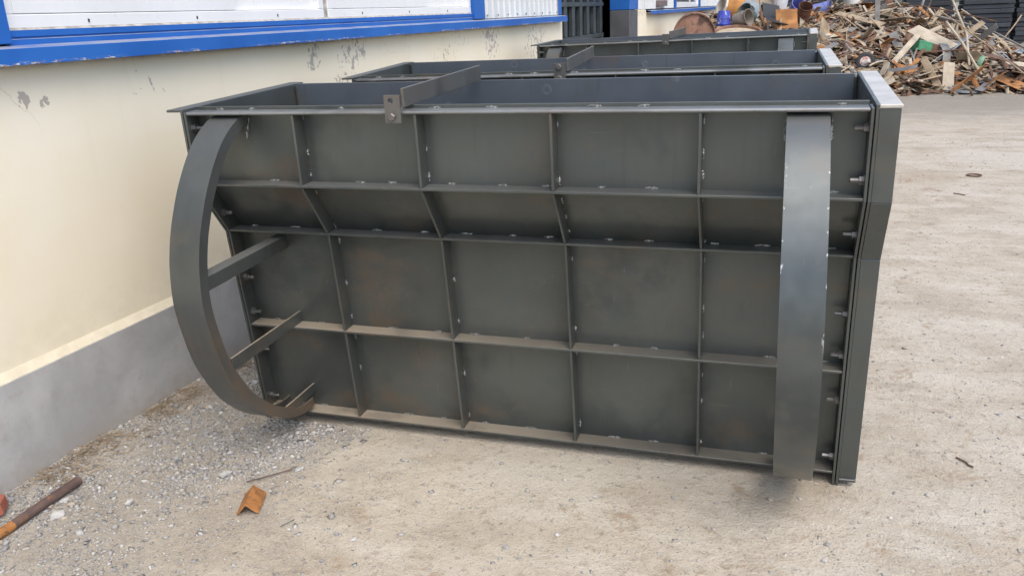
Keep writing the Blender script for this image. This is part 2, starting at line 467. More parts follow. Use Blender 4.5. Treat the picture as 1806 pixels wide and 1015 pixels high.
# ------------------------------------------------------------------ workshop building
B = empty('workshop_building', (WX, 0, 0), (0, 0, -math.atan(WS)))
tag(B, 'cream rendered workshop with blue sills, white windows and grey plinth along the left', 'building')
Y0, YC, YD, YE = -7.0, 6.27, 9.35, 34.0
MB().box(-0.24, 0, Y0, YC, 0.36, 1.425).build('wall', M['stucco'], B, 0.004)
MB().prism([(-0.2, -0.05), (0.03, -0.05), (0.028, 0.391), (-0.001, 0.421), (-0.2, 0.421)], Y0, YC - 0.002, 'y').build('plinth', M['plinth'], B, 0.003)
def sill(y0, y1):
    p = [(0.076, 1.397), (0.080, 1.397), (0.080, 1.449), (0.012, 1.4585), (0.012, 1.4545), (0.0765, 1.4455)]
    n = max(2, int((y1 - y0) / 1.9)); ys = [y0 + (y1 - y0) * k / n for k in range(n + 1)]
    root = None
    for k in range(n):           # lapped lengths of folded sheet
        dz = random.uniform(-0.002, 0.002); dx = random.uniform(-0.002, 0.003)
        o = MB().prism([(a + dx, b + dz) for a, b in p], ys[k] + (0.0 if k == 0 else -0.012), ys[k + 1] - 0.004, 'y').build('sill', M['blue'], B, 0.0012)
sill(Y0, 6.2)
# upstand below the windows with a rolled groove
MB().prism([(0.0, 1.45), (0.016, 1.456), (0.016, 1.474), (0.010, 1.477), (0.010, 1.480), (0.016, 1.483), (0.016, 1.503), (0.0, 1.506)], -0.238, 3.80, 'y').build('upstand', M['blue'], B)
MB().prism([(0.0, 1.503), (0.013, 1.5035), (0.004, 1.512), (0.0, 1.512)], -0.238, 3.80, 'y').build('sealant', M['caulk'], B)
for y0, y1 in ((-0.325, -0.239), (3.80, 4.02)):
    MB().prism([(-0.02, y0), (0.034, y0), (0.034, y1), (-0.02, y1)], 1.4615, 3.3, 'z').build('post', M['blue'], B, 0.003)
def window(y0, y1, z0, z1):
    wd = MB().box(-0.07, 0.006, y0, y1, z0, z0 + 0.045).box(-0.07, 0.006, y0, y1, z1 - 0.05, z1)\
        .box(-0.07, 0.006, y0, y0 + 0.05, z0 + 0.045, z1 - 0.05).box(-0.07, 0.006, y1 - 0.05, y1, z0 + 0.045, z1 - 0.05).build('window', M['white_pvc'], B, 0.003)
    ym = y0 + (y1 - y0) * 0.62
    for a, b, x in ((y0 + 0.052, ym, -0.018), (ym - 0.03, y1 - 0.052, -0.044)):
        h0, h1 = z0 + 0.047, z1 - 0.052
        s_ = MB()
        s_.box(x, x + 0.022, a, b, h0, h0 + 0.05).box(x, x + 0.022, a, b, h1 - 0.05, h1)
        s_.box(x, x + 0.022, a, a + 0.045, h0 + 0.05, h1 - 0.05).box(x, x + 0.022, b - 0.045, b, h0 + 0.05, h1 - 0.05)
        s_.build('sash', M['white_pvc'], wd, 0.002)
        MB().box(x + 0.008, x + 0.012, a + 0.045, b - 0.045, h0 + 0.05, h1 - 0.05).build('pane', M['glass'], wd)
    MB().box(-0.085, -0.078, y0 + 0.03, y1 - 0.03, z0 + 0.03, z1 - 0.03).build('blind', M['blind'], wd)
    for k in range(3):
        yy = y0 + (y1 - y0) * (0.18 + 0.3 * k)
        MB().box(0.0065, 0.009, yy, yy + 0.006, z0 + 0.014, z0 + 0.026).build('drain_slot', M['dark_in'], wd)
    return wd
window(-0.238, 1.72, 1.508, 2.72)
window(1.762, 3.798, 1.508, 2.72)
MB().box(-0.06, 0.0, 1.72, 1.762, 1.508, 2.72).build('mullion', M['caulk'], B)
def cladding(y0, y1, z0, z1, x=0.0):
    pts = []; y = y0; k = 0
    while y < y1:
        pts += [(x, y), (x, min(y + 0.105, y1)), (x + 0.012, min(y + 0.115, y1)), (x + 0.012, min(y + 0.125, y1))]; y += 0.135
    pts.append((x, y1)); pts += [(x - 0.05, y1), (x - 0.05, y0)]
    q = []
    for p in pts:
        if not q or (abs(p[0] - q[-1][0]) + abs(p[1] - q[-1][1])) > 1e-5: q.append(p)
    return MB().prism(q, z0, z1, 'z').build('cladding', M['white_clad'], B)
cladding(4.022, 6.10, 1.461, 4.6)
cladding(Y0, -0.327, 1.461, 4.6)
cladding(-0.325, 4.02, 3.302, 4.6)
MB().box(-0.1, 0.004, -0.199, 3.798, 2.722, 3.30).build('lintel', M['white_clad'], B)
for k in range(9):
    M4 = Matrix.Translation((0.013, 4.12 + 0.24 * k, 1.485)) @ Matrix.Rotation(R(90), 4, 'Y')
    MB().lathe([(0.008, 0), (0.008, 0.004), (0.004, 0.007)], 8, M4).build('screw', M['bolt'], B)
MB().box(-0.2, 0.018, 6.102, 6.20, 1.462, 4.6).build('corner_trim', M['blue'], B, 0.003)
# doorway
MB().box(-0.24, -0.02, YC, YD, 3.6, 4.6).build('lintel', M['white_clad'], B)
MB().box(-0.22, 0.05, YD, 9.92, 0, 1.475).build('column', M['column'], B, 0.006)
MB().box(-0.22, 0.055, YD, 9.92, 1.478, 4.6).build('column', M['blue'], B, 0.006)
MB().box(-0.24, 0.01, 9.925, 10.75, 0, 1.47).build('pier', M['stucco'], B, 0.01)
MB().box(-0.24, 0, 10.752, YE, 0, 1.425).build('wall', M['stucco'], B, 0.004)
sill(10.78, YE)
cladding(9.925, 13.4, 1.475, 4.6)
cladding(16.7, YE, 1.475, 4.6)
cladding(13.4, 16.7, 2.75, 4.6)
MB().box(0.01, 0.035, 13.36, 13.5, 1.465, 2.75).build('post', M['blue'], B)
MB().box(0.01, 0.035, 16.6, 16.74, 1.465, 2.75).build('post', M['blue'], B)
window(13.5, 16.6, 1.475, 2.75)
MB().box(0.002, 0.07, 11.55, 12.3, 1.51, 1.60).build('vent_box', simple('brown_box_paint', (0.17, 0.13, 0.13), 0.7), B, 0.004)
# roof and interior shell
MB().prism([(0.5, 4.6), (0.5, 4.68), (-6.5, 6.2), (-6.5, 6.1)], Y0, YE, 'y').build('roof', M['roof'], B)
MB().box(-6.5, -6.4, Y0, YE, 0, 6.1).build('back_wall', M['dark_in'], B)
MB().box(-6.4, -0.25, Y0, Y0 + 0.1, 0, 4.6).build('side_wall', M['dark_in'], B)
MB().box(-6.4, -0.25, YE - 0.1, YE, 0, 4.6).build('side_wall', M['dark_in'], B)
MB().box(-6.4, -0.02, YC + 0.0, YC + 0.03, 0, 1.3).build('door_jamb', M['dark_in'], B) if False else None
MB().box(-6.4, -0.242, Y0 + 0.1, YE - 0.1, 0.008, 0.02).build('floor_slab', M['dark_in'], B)
# dark sliding gate standing in the doorway
G = empty('sliding_gate', (wallx(8.2) - 0.30, 8.2, 0.02), (0, 0, -math.atan(WS)))
tag(G, 'dark steel gate of upright bars standing in the open workshop doorway', 'gate')
GY0, GY1 = -1.9, 1.05
MB().box(-0.05, -0.04, GY0, GY1, 0.06, 3.3).build('back_sheet', M['dark_gate'], G)
for z in (0.06, 1.13, 1.52, 2.4, 3.2):
    MB().box(-0.04, 0.02, GY0, GY1, z, z + 0.05).build('rail', M['dark_bar'], G, 0.003)
for k in range(9):
    y = GY0 + 0.03 + k * 0.345
    MB().box(-0.038, 0.012, y, y + 0.12, 1.181, 3.199).build('bar', M['dark_bar'], G, 0.003)
for k in range(4):
    y = GY0 + 0.02 + k * 0.93
    MB().box(-0.038, 0.030, y, y + 0.07, 0.111, 1.129).build('stile', M['dark_bar'], G, 0.003)

# ------------------------------------------------------------------ steel forms
L = 2.1087; ZT = 1.230; ZP = 1.2405; Z1 = 0.985; Z2 = 0.788; Z3 = 0.409; ZB = 0.0424
D1 = 0.1251; D2 = 0.180; W = 0.0633; E_ = 0.0516; DD = 0.6354
RX = (0.4053, 0.8286, 1.2515, 1.6727); TS = 0.006; TF = 0.008
def yp(z):
    if z >= Z1: return 0.0
    if z >= Z2: return D1 * (Z1 - z) / (Z1 - Z2)
    return D1 + (D2 - D1) * (Z2 - z) / (Z2 - ZB)
def bolt_mb(c, axis='x', head=0.011, hl=0.009, shank=0.0065, sl=0.03):
    """hex head at +axis side, nut and thread at -axis side of a 19 mm grip"""
    m = MB()
    Mx = Matrix.Translation(c) @ (Matrix.Rotation(R(90), 4, 'Y') if axis == 'x' else Matrix.Rotation(R(90), 4, 'X'))
    m.lathe([(head, 0.0), (head, hl * 0.8), (head * 0.8, hl)], 6, Mx)
    return m, Mx

def make_form():
    F = empty('steel_form')
    def part(name, mb, mat=M['steel'], bevel=0.0, parent=F, smooth=False):
        return mb.build(name, mat, parent, bevel, smooth)
    welds = MB()
    def weld(c, d, n, ln=0.034):
        """small irregular bead centred at c along d, proud along n"""
        c = Vector(c); d = Vector(d).normalized(); n = Vector(n).normalized(); u = d.cross(n)
        k = 9; rings = []
        for i in range(k):
            t = (i / (k - 1) - 0.5) * ln * random.uniform(0.9, 1.1)
            r = 0.0036 * math.sqrt(max(0.12, 1 - (2 * i / (k - 1) - 1) ** 2)) * random.uniform(0.6, 1.45)
            cc = c + d * t + u * random.uniform(-0.0015, 0.0015)
            rings.append([cc + (n * math.cos(a) + u * math.sin(a)) * r for a in [2 * math.pi * j / 6 for j in range(6)]])
        welds.sweep(rings)
        for _ in range(5):
            q = c + d * random.gauss(0, ln * 0.7) + u * random.uniform(-0.012, 0.012) + n * 0.0; r = random.uniform(0.0008, 0.002)
            welds.add([q + n * r, q + d * r, q + u * r, q - d * r, q - u * r], [(0, 1, 2), (0, 2, 3), (0, 3, 4), (0, 4, 1)])
    for side in (0, 1):
        def Y(y): return y if side == 0 else DD - y
        inner = M['steel_in'] if side else M['steel']
        # skin: three plates folded to the barrier profile
        prof = [(0.0, ZP), (0.0, Z1), (D1, Z2), (D2, ZB - 0.012)]
        for (ya, za), (yb, zb) in zip(prof[:-1], prof[1:]):
            dy, dz = yb - ya, zb - za; l = math.hypot(dy, dz); ny, nz = -dz / l, dy / l     # inward normal
            poly = [(ya, za), (yb, zb), (yb + ny * TS, zb + nz * TS), (ya + ny * TS, za + nz * TS)]
            part('panel', MB().prism([(Y(p), q) for p, q in poly], 0.0085, L - 0.0085), inner, 0.0012)
        # horizontal flanges
        for z in (ZT - 0.010, Z1, Z2, Z3, ZB):
            t = 0.010 if z > 1.1 else TF
            y0 = yp(z) - W
            a, b = sorted((Y(y0), Y(yp(z) + 0.001)))
            part('flange', MB().box(0.0085, L - 0.0085, a, b, z, z + t), M['top_flange'] if z > 1.1 else M['steel'], 0.0035 if z > 1.1 else 0.0012)
            nw = 13
            for k in range(nw):
                x = 0.09 + (L - 0.18) * k / (nw - 1) + random.uniform(-0.03, 0.03)
                if min(abs(x - r) for r in RX) < 0.03 or random.random() < 0.08: continue
                weld((x, Y(yp(z + t) - 0.001), z + t + 0.002), (1, 0, 0), (0, -1 if side == 0 else 1, 0.8), random.uniform(0.022, 0.045))
        # upright ribs between flanges
        for x in RX:
            for za, zb in ((Z1 + TF, ZT - 0.010), (Z2 + TF, Z1), (Z3 + TF, Z2), (ZB + TF, Z3)):
                wf = W - 0.003
                poly = [(yp(za) - wf, za + 0.0005), (yp(za) + 0.001, za + 0.0005), (yp(zb) + 0.001, zb - 0.0005), (yp(zb) - wf, zb - 0.0005)]
                part('rib', MB().prism([(Y(p), q) for p, q in poly], x - 0.004, x + 0.004), M['steel'], 0.0012)
                for fr in (0.12, 0.5, 0.86):
                    if random.random() < 0.25: continue
                    z = za + (zb - za) * (fr + random.uniform(-0.08, 0.08))
                    weld((x + 0.006, Y(yp(z) - 0.002), z), (0, yp(z - 0.01) - yp(z), -0.01), (1, -1 if side == 0 else 1, 0), random.uniform(0.016, 0.035))
        # end ribs down to the ground
        for x0 in (0.0, L - 0.008):
            front = [(-W, ZT), (-W, Z1), (D1 - W, Z2), (D2 - W, 0.0)]
            back = [(D2 + 0.006, 0.0), (D1 + 0.006, Z2), (0.006, Z1), (0.006, ZT)]
            part('end_rib', MB().prism([(Y(p), q) for p, q in front + back], x0, x0 + 0.008), M['steel'], 0.001)
        # bolts through end rib and end plate
        for z in (1.175, 1.035, 0.865, 0.60, 0.46, 0.30, 0.092):
            yc = Y(yp(z) - W * 0.52)
            for xs, sg in ((L, 1), (0.0, -1)):
                b_ = MB()
                Mh = Matrix.Translation((xs + sg * 0.0115, yc, z)) @ Matrix.Rotation(R(90) * sg, 4, 'Y') @ Matrix.Rotation(random.random(), 4, 'Z')
                b_.lathe([(0.012, 0), (0.012, 0.008), (0.009, 0.0095)], 6, Mh)
                Mn = Matrix.Translation((xs - sg * 0.0082, yc, z)) @ Matrix.Rotation(-R(90) * sg, 4, 'Y') @ Matrix.Rotation(random.random(), 4, 'Z')
                b_.lathe([(0.0155, 0), (0.0155, 0.0025), (0.0125, 0.0026), (0.0125, 0.0125), (0.0068, 0.013), (0.0068, 0.034), (0.005, 0.036)], 6, Mn)
                part('bolt', b_, M['bolt'])
    part('bottom_plate', MB().box(0.0085, L - 0.0085, D2 + 0.008, DD - D2 - 0.008, 0.034, 0.042), M['steel_in'])
    # end plates with outward lips
    for xs, sg in ((L, 1), (0.0, -1)):
        xa, xb = sorted((xs + sg * 0.003, xs + sg * 0.011))
        poly = [(-W - 0.001, ZP - 0.002), (-W - 0.001, Z1), (D1 - W - 0.001, Z2), (D2 - W - 0.001, 0.002)]
        poly += [(DD - p, q) for p, q in poly[::-1]]
        ep = part('end_plate', MB().prism(poly, xa, xb), M['steel'], 0.001)
        xa, xb = sorted((xs + sg * 0.0112, xs + sg * (0.011 + E_)))
        for side in ((0, 1) if sg > 0 else ()):
            def Y(y): return y if side == 0 else DD - y
            pts = [(-W, ZT - 0.001), (-W, Z1 - 0.004), (D1 - W, Z2 - 0.004), (D2 - W, 0.032)]
            for k, ((ya, za), (yb, zb)) in enumerate(zip(pts[:-1], pts[1:])):
                dy, dz = yb - ya, zb - za; l = math.hypot(dy, dz); g = 0.0012
                uy, uz = dy / l, dz / l; ny, nz = -uz, uy
                q = [(ya + uy * g, za + uz * g), (yb - uy * g, zb - uz * g), (yb - uy * g + ny * 0.008, zb - uz * g + nz * 0.008), (ya + uy * g + ny * 0.008, za + uz * g + nz * 0.008)]
                part('lip', MB().prism([(Y(a), b) for a, b in q], xa, xb), M['steel'], 0.001, ep)
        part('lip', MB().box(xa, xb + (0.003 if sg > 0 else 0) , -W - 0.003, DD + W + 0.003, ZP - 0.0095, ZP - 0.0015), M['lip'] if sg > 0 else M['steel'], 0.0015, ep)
        if sg > 0: part('lip', MB().box(xa, xb, D2 - W - 0.004, DD - D2 + W + 0.004, 0.020, 0.029), M['steel'], 0.0015, ep)
    # curved rollover rockers: bent channel on the front face
    ctrl = [(0.000, 1.219), (-0.065, 1.205), (-0.135, 1.167), (-0.197, 1.113), (-0.268, 1.024), (-0.324, 0.926), (-0.352, 0.858), (-0.371, 0.789), (-0.3835, 0.690), (-0.374, 0.588), (-0.340, 0.446), (-0.266, 0.303), (-0.200, 0.225), (-0.130, 0.163), (-0.036, 0.106), (0.055, 0.074), (0.136, 0.070)]
    def cr(p0, p1, p2, p3, t):
        return tuple(0.5 * (2 * b + (c - a) * t + (2 * a - 5 * b + 4 * c - d) * t * t + (3 * b - a - 3 * c + d) * t ** 3) for a, b, c, d in zip(p0, p1, p2, p3))
    P = []
    for i in range(len(ctrl) - 1):
        q = [ctrl[max(i - 1, 0)], ctrl[i], ctrl[i + 1], ctrl[min(i + 2, len(ctrl) - 1)]]
        P += [cr(*q, k / 4) for k in range(4)]
    P.append(ctrl[-1])
    for x0, x1, mt in ((0.093, 0.203, M['rocker']), (1.899, 2.007, M['rocker_s'])):
        rings = []; dep = 0.040; th = 0.007
        for i, (y, z) in enumerate(P):
            a = P[max(i - 1, 0)]; b = P[min(i + 1, len(P) - 1)]
            ty, tz = b[0] - a[0], b[1] - a[1]; l = math.hypot(ty, tz); ny, nz = -tz / l, ty / l
            if ny < 0 and i == 0: pass
            dd = dep if 3 < i < len(P) - 7 else dep * 0.8
            sec = [(x0, 0), (x1, 0), (x1, dd), (x1 - th, dd), (x1 - th, th), (x0 + th, th), (x0 + th, dd), (x0, dd)]
            lean = 0.024 * (1 - z / 1.22) - 0.003 if x0 > 1 else 0.0
            rings.append([Vector((sx + lean, y + ny * d, z + nz * d)) for sx, d in sec])
        rk = part('rocker', MB().sweep(rings), mt, smooth=True)
        for zb_, h, y0 in ((0.715, 0.046, -0.352), (0.414, 0.046, -0.285), (0.112, 0.036, -0.06)):
            xb0, xb1 = (x0 + 0.052, x1 - 0.0075) if zb_ > 0.6 else (x1 - 0.0155, x1 - 0.0075)
            part('brace', MB().box(xb0, xb1, y0, yp(zb_) + 0.001, zb_, zb_ + h), M['steel'], 0.0015, rk)
        for sx in (x0 - 0.004, x1 + 0.004):
            for k in range(3):
                weld((sx, -0.006 - 0.01 * k, 1.195 - 0.022 * k), (0, 0.2, 1), (1, -1, 0), 0.022)
    wo = part('weld_beads', welds, M['weld'])
    wo['kind'] = 'stuff'
    return F

def set_pose(o, x, y, a, dz, roll, tau):
    c, s = math.cos(tau), math.sin(tau)
    rot = Matrix.Rotation(a, 4, 'Z') @ Matrix.Rotation(-roll, 4, 'Y') @ Matrix.Rotation(tau, 4, 'X')
    piv = Vector((0, 0.15 * (1 - c), -0.15 * s))
    mw = Matrix.Translation((x, y, dz)) @ Matrix.Rotation(a, 4, 'Z') @ Matrix.Rotation(-roll, 4, 'Y') @ Matrix.Translation(piv) @ Matrix.Rotation(tau, 4, 'X')
    o.location = mw.translation; o.rotation_euler = mw.to_euler('XYZ')
    return mw

form = make_form()
POSES = [(0, 0, 0, 0.001, 0, 0.0346), (-0.0735, 1.3345, 0.0243, 0.0, 0.004, 0.036), (-0.0784, 4.5646, -0.0151, 0.002, 0.012, 0.0163)]
FL = ['dark ribbed steel form with two curved rockers, nearest the camera', 'middle dark steel form standing behind the nearest one', 'farthest dark steel form, in front of the scrap heap']
mats = []
for i, ps in enumerate(POSES):
    o = form if i == 0 else copy_tree(form)
    mats.append(set_pose(o, *ps))
    tag(o, FL[i], 'steel form', 'steel barrier forms standing in a row')

# tie bars clamped across the open tops
def tie_bar(mw, x, label, holes, yaw=0.0, lift=0.0):
    T = empty('tie_bar')
    m = mw @ Matrix.Translation((x, -0.066, ZP + 0.001)) @ Matrix.Rotation(yaw, 4, 'Z')
    T.location = m.translation; T.rotation_euler = m.to_euler('XYZ')
    tag(T, label, 'tie bar', 'tie bars across the open forms')
    MB().box(0.0, 0.009, 0.0, 0.672, 0.0, 0.056).build('bar', M['bar'], T, 0.0015)
    # clamp plate with a round hole
    x0, x1, z0, z1 = -0.053, -0.001, -0.045, 0.037
    mb = MB(); n = 16; hx, hz, hr = -0.031, 0.021, 0.0085
    ang = [2 * math.pi * k / n + math.pi / 4 for k in range(n)]
    def sq(a):
        c, s_ = math.cos(a), math.sin(a); k = 1 / max(abs(c), abs(s_)); c *= k; s_ *= k
        return (hx + (x1 - hx) * c if c > 0 else hx + (hx - x0) * c, hz + (z1 - hz) * s_ if s_ > 0 else hz + (hz - z0) * s_)
    rings = []
    for yy in (-0.0085, -0.0005):
        rings.append([(hx + hr * math.cos(a), yy, hz + hr * math.sin(a)) for a in ang]); rings.append([(sq(a)[0], yy, sq(a)[1]) for a in ang])
    vs = [p for r in rings for p in r]; fs = []
    for i in range(n):
        j = (i + 1) % n
        fs += [(i, j, n + j, n + i), (2 * n + j, 2 * n + i, 3 * n + i, 3 * n + j), (n + i, n + j, 3 * n + j, 3 * n + i), (j, i, 2 * n + i, 2 * n + j)]
    mb.add(vs, fs)
    mb.build('clamp_plate', M['bar'], T)
    for hz_ in holes:
        Mh = Matrix.Translation((-0.030, -0.0085, hz_)) @ Matrix.Rotation(R(90), 4, 'X') @ Matrix.Rotation(0.3, 4, 'Z')
        MB().lathe([(0.013, -0.001), (0.013, 0.008), (0.0105, 0.0105)], 6, Mh).build('bolt', M['bar'], T)
    return T
tie_bar(mats[0], 0.792, 'flat steel bar bolted across the open top of the nearest form', [-0.027], -0.01)
tie_bar(mats[1], 1.035, 'flat steel bar with two bolts across the middle form', [-0.027, 0.021], 0.02)
tie_bar(mats[2], 1.075, 'flat steel bar across the farthest form, below the rusty drum', [-0.027], -0.05)

# ------------------------------------------------------------------ scrap heap
def sm(a, b, x):
    t = max(0.0, min(1.0, (x - a) / (b - a))); return t * t * (3 - 2 * t)
def heap_h(x, y):
    fy = max(0.0, min(1.0, (y - 12.6 - 0.5 * mnoise.noise(Vector((x * 0.8, 0, 0)))) / 3.9)) ** 0.85 * (1 - sm(17.2, 20.5, y))
    fx = (1 - sm(3.7, 7.0, x)) * sm(wallx(y) - 0.6, wallx(y) + 0.3, x)
    h = 0.80 * math.exp(-((x - 0.45) / 0.75) ** 2 - ((y - 11.5) / 0.75) ** 2) * sm(wallx(y), wallx(y) + 0.2, x)
    h += (1.20 + 0.14 * mnoise.noise(Vector((x * 0.9, y * 0.9, 2)))) * fy * fx
    return h
hx = np.linspace(-0.1, 7.4, 76); hy = np.linspace(9.3, 20.8, 76)
hv = [(x, y, heap_h(x, y) - 0.06 + 0.05 * mnoise.noise(Vector((x * 4, y * 4, 1)))) for y in hy for x in hx]
hf = np.array([(j * 76 + i, j * 76 + i + 1, (j + 1) * 76 + i + 1, (j + 1) * 76 + i) for j in range(75) for i in range(75)])
SC = {
    'tan': simple('scrap_dusty_tan', (0.33, 0.26, 0.175), 0.8, 0, 0.25, 5, 0.2, 0.1, (0.2, 0.13, 0.08)),
    'pale': simple('scrap_pale_tan', (0.41, 0.355, 0.27), 0.75, 0, 0.2, 5, 0.2),
    'grey': simple('scrap_grey_steel', (0.23, 0.225, 0.21), 0.55, 0.35, 0.25, 5, 0.1, 0.12, (0.25, 0.16, 0.09)),
    'blue grey': simple('scrap_blue_grey', (0.28, 0.325, 0.36), 0.5, 0.3, 0.2, 5),
    'rust orange': simple('scrap_rust_orange', (0.33, 0.155, 0.055), 0.85, 0, 0.3, 6, 0.3, 0.2, (0.15, 0.07, 0.04)),
    'brown': simple('scrap_dark_brown', (0.135, 0.075, 0.048), 0.85, 0, 0.35, 6, 0.3),
}
hm = np_mesh('scrap_mound', hv, hf, SC['brown'])
mound = bpy.data.objects.new('scrap_mound', hm); COL.objects.link(mound)
tag(mound, 'brown packed core of the scrap heap under the loose pieces', 'scrap', kind='stuff')

rs = random.Random(11)
def strip_mb(ln, wd, bend, th=0.006, n=6, twist=0.0):
    m = MB(); rings = []
    for i in range(n + 1):
        t = i / n - 0.5; x = t * ln; z = -bend * (t * t * 4 - 0.33); a = twist * t
        u = Vector((0, math.cos(a), math.sin(a))) * wd / 2; v = Vector((0, -math.sin(a), math.cos(a))) * th / 2
        c = Vector((x, 0, z)); rings.append([c - u - v, c + u - v, c + u + v, c - u + v])
    return m.sweep(rings)
def plate_mb(sx, sy, k, th=0.008):
    r = random.Random(k); n = r.choice((4, 4, 5, 6)); 
    base = [(-1, -1), (1, -1), (1, 1), (-1, 1)] if n == 4 else [(-1, -1), (0.6, -1), (1, -0.2), (1, 1), (-1, 1)] if n == 5 else [(-1, -1), (0.2, -1), (0.2, -0.1), (1, -0.1), (1, 1), (-1, 1)]
    poly = [(p * sx / 2 * r.uniform(0.8, 1.1), q * sy / 2 * r.uniform(0.8, 1.1)) for p, q in base]
    return MB().prism(poly, -th / 2, th / 2, 'z')
def rod_mb(ln, r, bend):
    return MB().tube([(ln * (k / 8 - 0.5), 0.25 * bend * math.sin(k * 0.7), bend * (1 - 4 * (k / 8 - 0.5) ** 2)) for k in range(9)], r, 6)
def angle_mb(ln, s_):
    return MB().prism([(0, 0), (s_, 0), (s_, 0.006), (0.006, 0.006), (0.006, s_), (0, s_)], -ln / 2, ln / 2, 'x')
def ladder_mb(ln, wd, n=7):
    """punched skeleton strip: two rails and the webs between the holes"""
    m = MB(); m.box(-ln / 2, ln / 2, -wd / 2, -wd / 2 + 0.022, -0.003, 0.003); m.box(-ln / 2, ln / 2, wd / 2 - 0.022, wd / 2, -0.003, 0.003)
    for k in range(n + 1):
        x = -ln / 2 + 0.012 + (ln - 0.024) * k / n
        m.box(x - 0.011, x + 0.011, -wd / 2 + 0.022, wd / 2 - 0.022, -0.003, 0.003)
    return m
KINDS = {'strip': [], 'plate': [], 'rod': [], 'angle': [], 'punched strip': []}
for k in range(8): KINDS['strip'].append(strip_mb(rs.uniform(0.5, 1.6), rs.uniform(0.06, 0.16), rs.uniform(-0.05, 0.16), twist=rs.uniform(-0.6, 0.6)))
for k in range(8): KINDS['plate'].append(plate_mb(rs.uniform(0.2, 0.55), rs.uniform(0.12, 0.34), k))
for k in range(5): KINDS['rod'].append(rod_mb(rs.uniform(0.9, 2.4), rs.uniform(0.007, 0.015), rs.uniform(0.0, 0.22)))
for k in range(4): KINDS['angle'].append(angle_mb(rs.uniform(0.4, 1.1), rs.uniform(0.04, 0.08)))
for k in range(4): KINDS['punched strip'].append(ladder_mb(rs.uniform(0.5, 1.0), rs.uniform(0.10, 0.17), rs.choice((6, 8, 9))))
MESH = {}
def scrap_mesh(kind, i, col):
    if (kind, i, col) not in MESH:
        MESH[(kind, i, col)] = KINDS[kind][i].mesh('scrap_' + kind.replace(' ', '_'), SC[col], 0, kind == 'rod')
    return MESH[(kind, i, col)]
def slope_rot(x, y):
    e = 0.15
    n = Vector((heap_h(x - e, y) - heap_h(x + e, y), heap_h(x, y - e) - heap_h(x, y + e), 2 * e)).normalized()
    return n.to_track_quat('Z', 'Y').to_matrix().to_4x4()
LM = [('the green box', 4.06, 0.6), ('the black wheel', 3.12, 0.45), ('the upright orange strap', 3.44, 0.8), ('the wide orange plate', 3.72, 0.25), ('the tall bent rod', 4.7, 0.9), ('the round grey lid', 4.58, 0.05),
      ('the pale green bottle', 4.88, 0.38), ('the white bucket', 3.06, 1.4), ('the short upright board', 4.35, 0.2), ('the rusty can', 2.05, 1.25), ('the blue bucket', 0.66, 1.25), ('the printed bucket', 1.62, 1.4), ('the dark square plate', 3.75, 0.04), ('the long grey rod', 5.3, 0.83), ('the right tail of the heap', 6.0, 0.25)]
USED = {}
def uniq(o, label, cat):
    USED.setdefault((label, cat), []).append(o)
def finish_labels():
    order = {2: ('nearer', 'farther'), 3: ('nearest', 'middle', 'farthest'), 4: ('nearest', 'second nearest', 'second farthest', 'farthest')}
    for (label, cat), os_ in USED.items():
        os_.sort(key=lambda o: (o.matrix_basis.translation - cam.matrix_world.translation).length)
        for k, o in enumerate(os_):
            if len(os_) == 1: tag(o, label, cat)
            elif len(os_) in order: tag(o, label + ', ' + order[len(os_)][k], cat)
            elif len(os_) < 11: tag(o, label + ', ' + (['nearest', 'second nearest', 'third nearest', 'fourth nearest', 'fifth nearest', 'sixth nearest', 'seventh nearest', 'eighth nearest', 'ninth nearest'][:len(os_) - 1] + ['farthest'])[k], cat)
            else: tag(o, label, cat, label)
def near(x, z, lms):
    n, lx, lz = min(lms, key=lambda q: math.hypot(q[1] - x, (q[2] - z) * 1.3))
    dx, dz = x - lx, z - lz
    if abs(dx) > abs(dz) * 1.2: return ('right of ' if dx > 0 else 'left of ') + n if abs(dx) < 0.55 else ('far right of ' if dx > 0 else 'far left of ') + n
    return ('above ' if dz > 0 else 'below ') + n
n_ind = 0
cols = ['tan'] * 12 + ['pale'] * 6 + ['grey'] * 5 + ['blue grey'] * 1 + ['rust orange'] * 4 + ['brown'] * 5
kinds = ['strip'] * 12 + ['plate'] * 10 + ['rod'] * 3 + ['angle'] * 2 + ['punched strip'] * 2
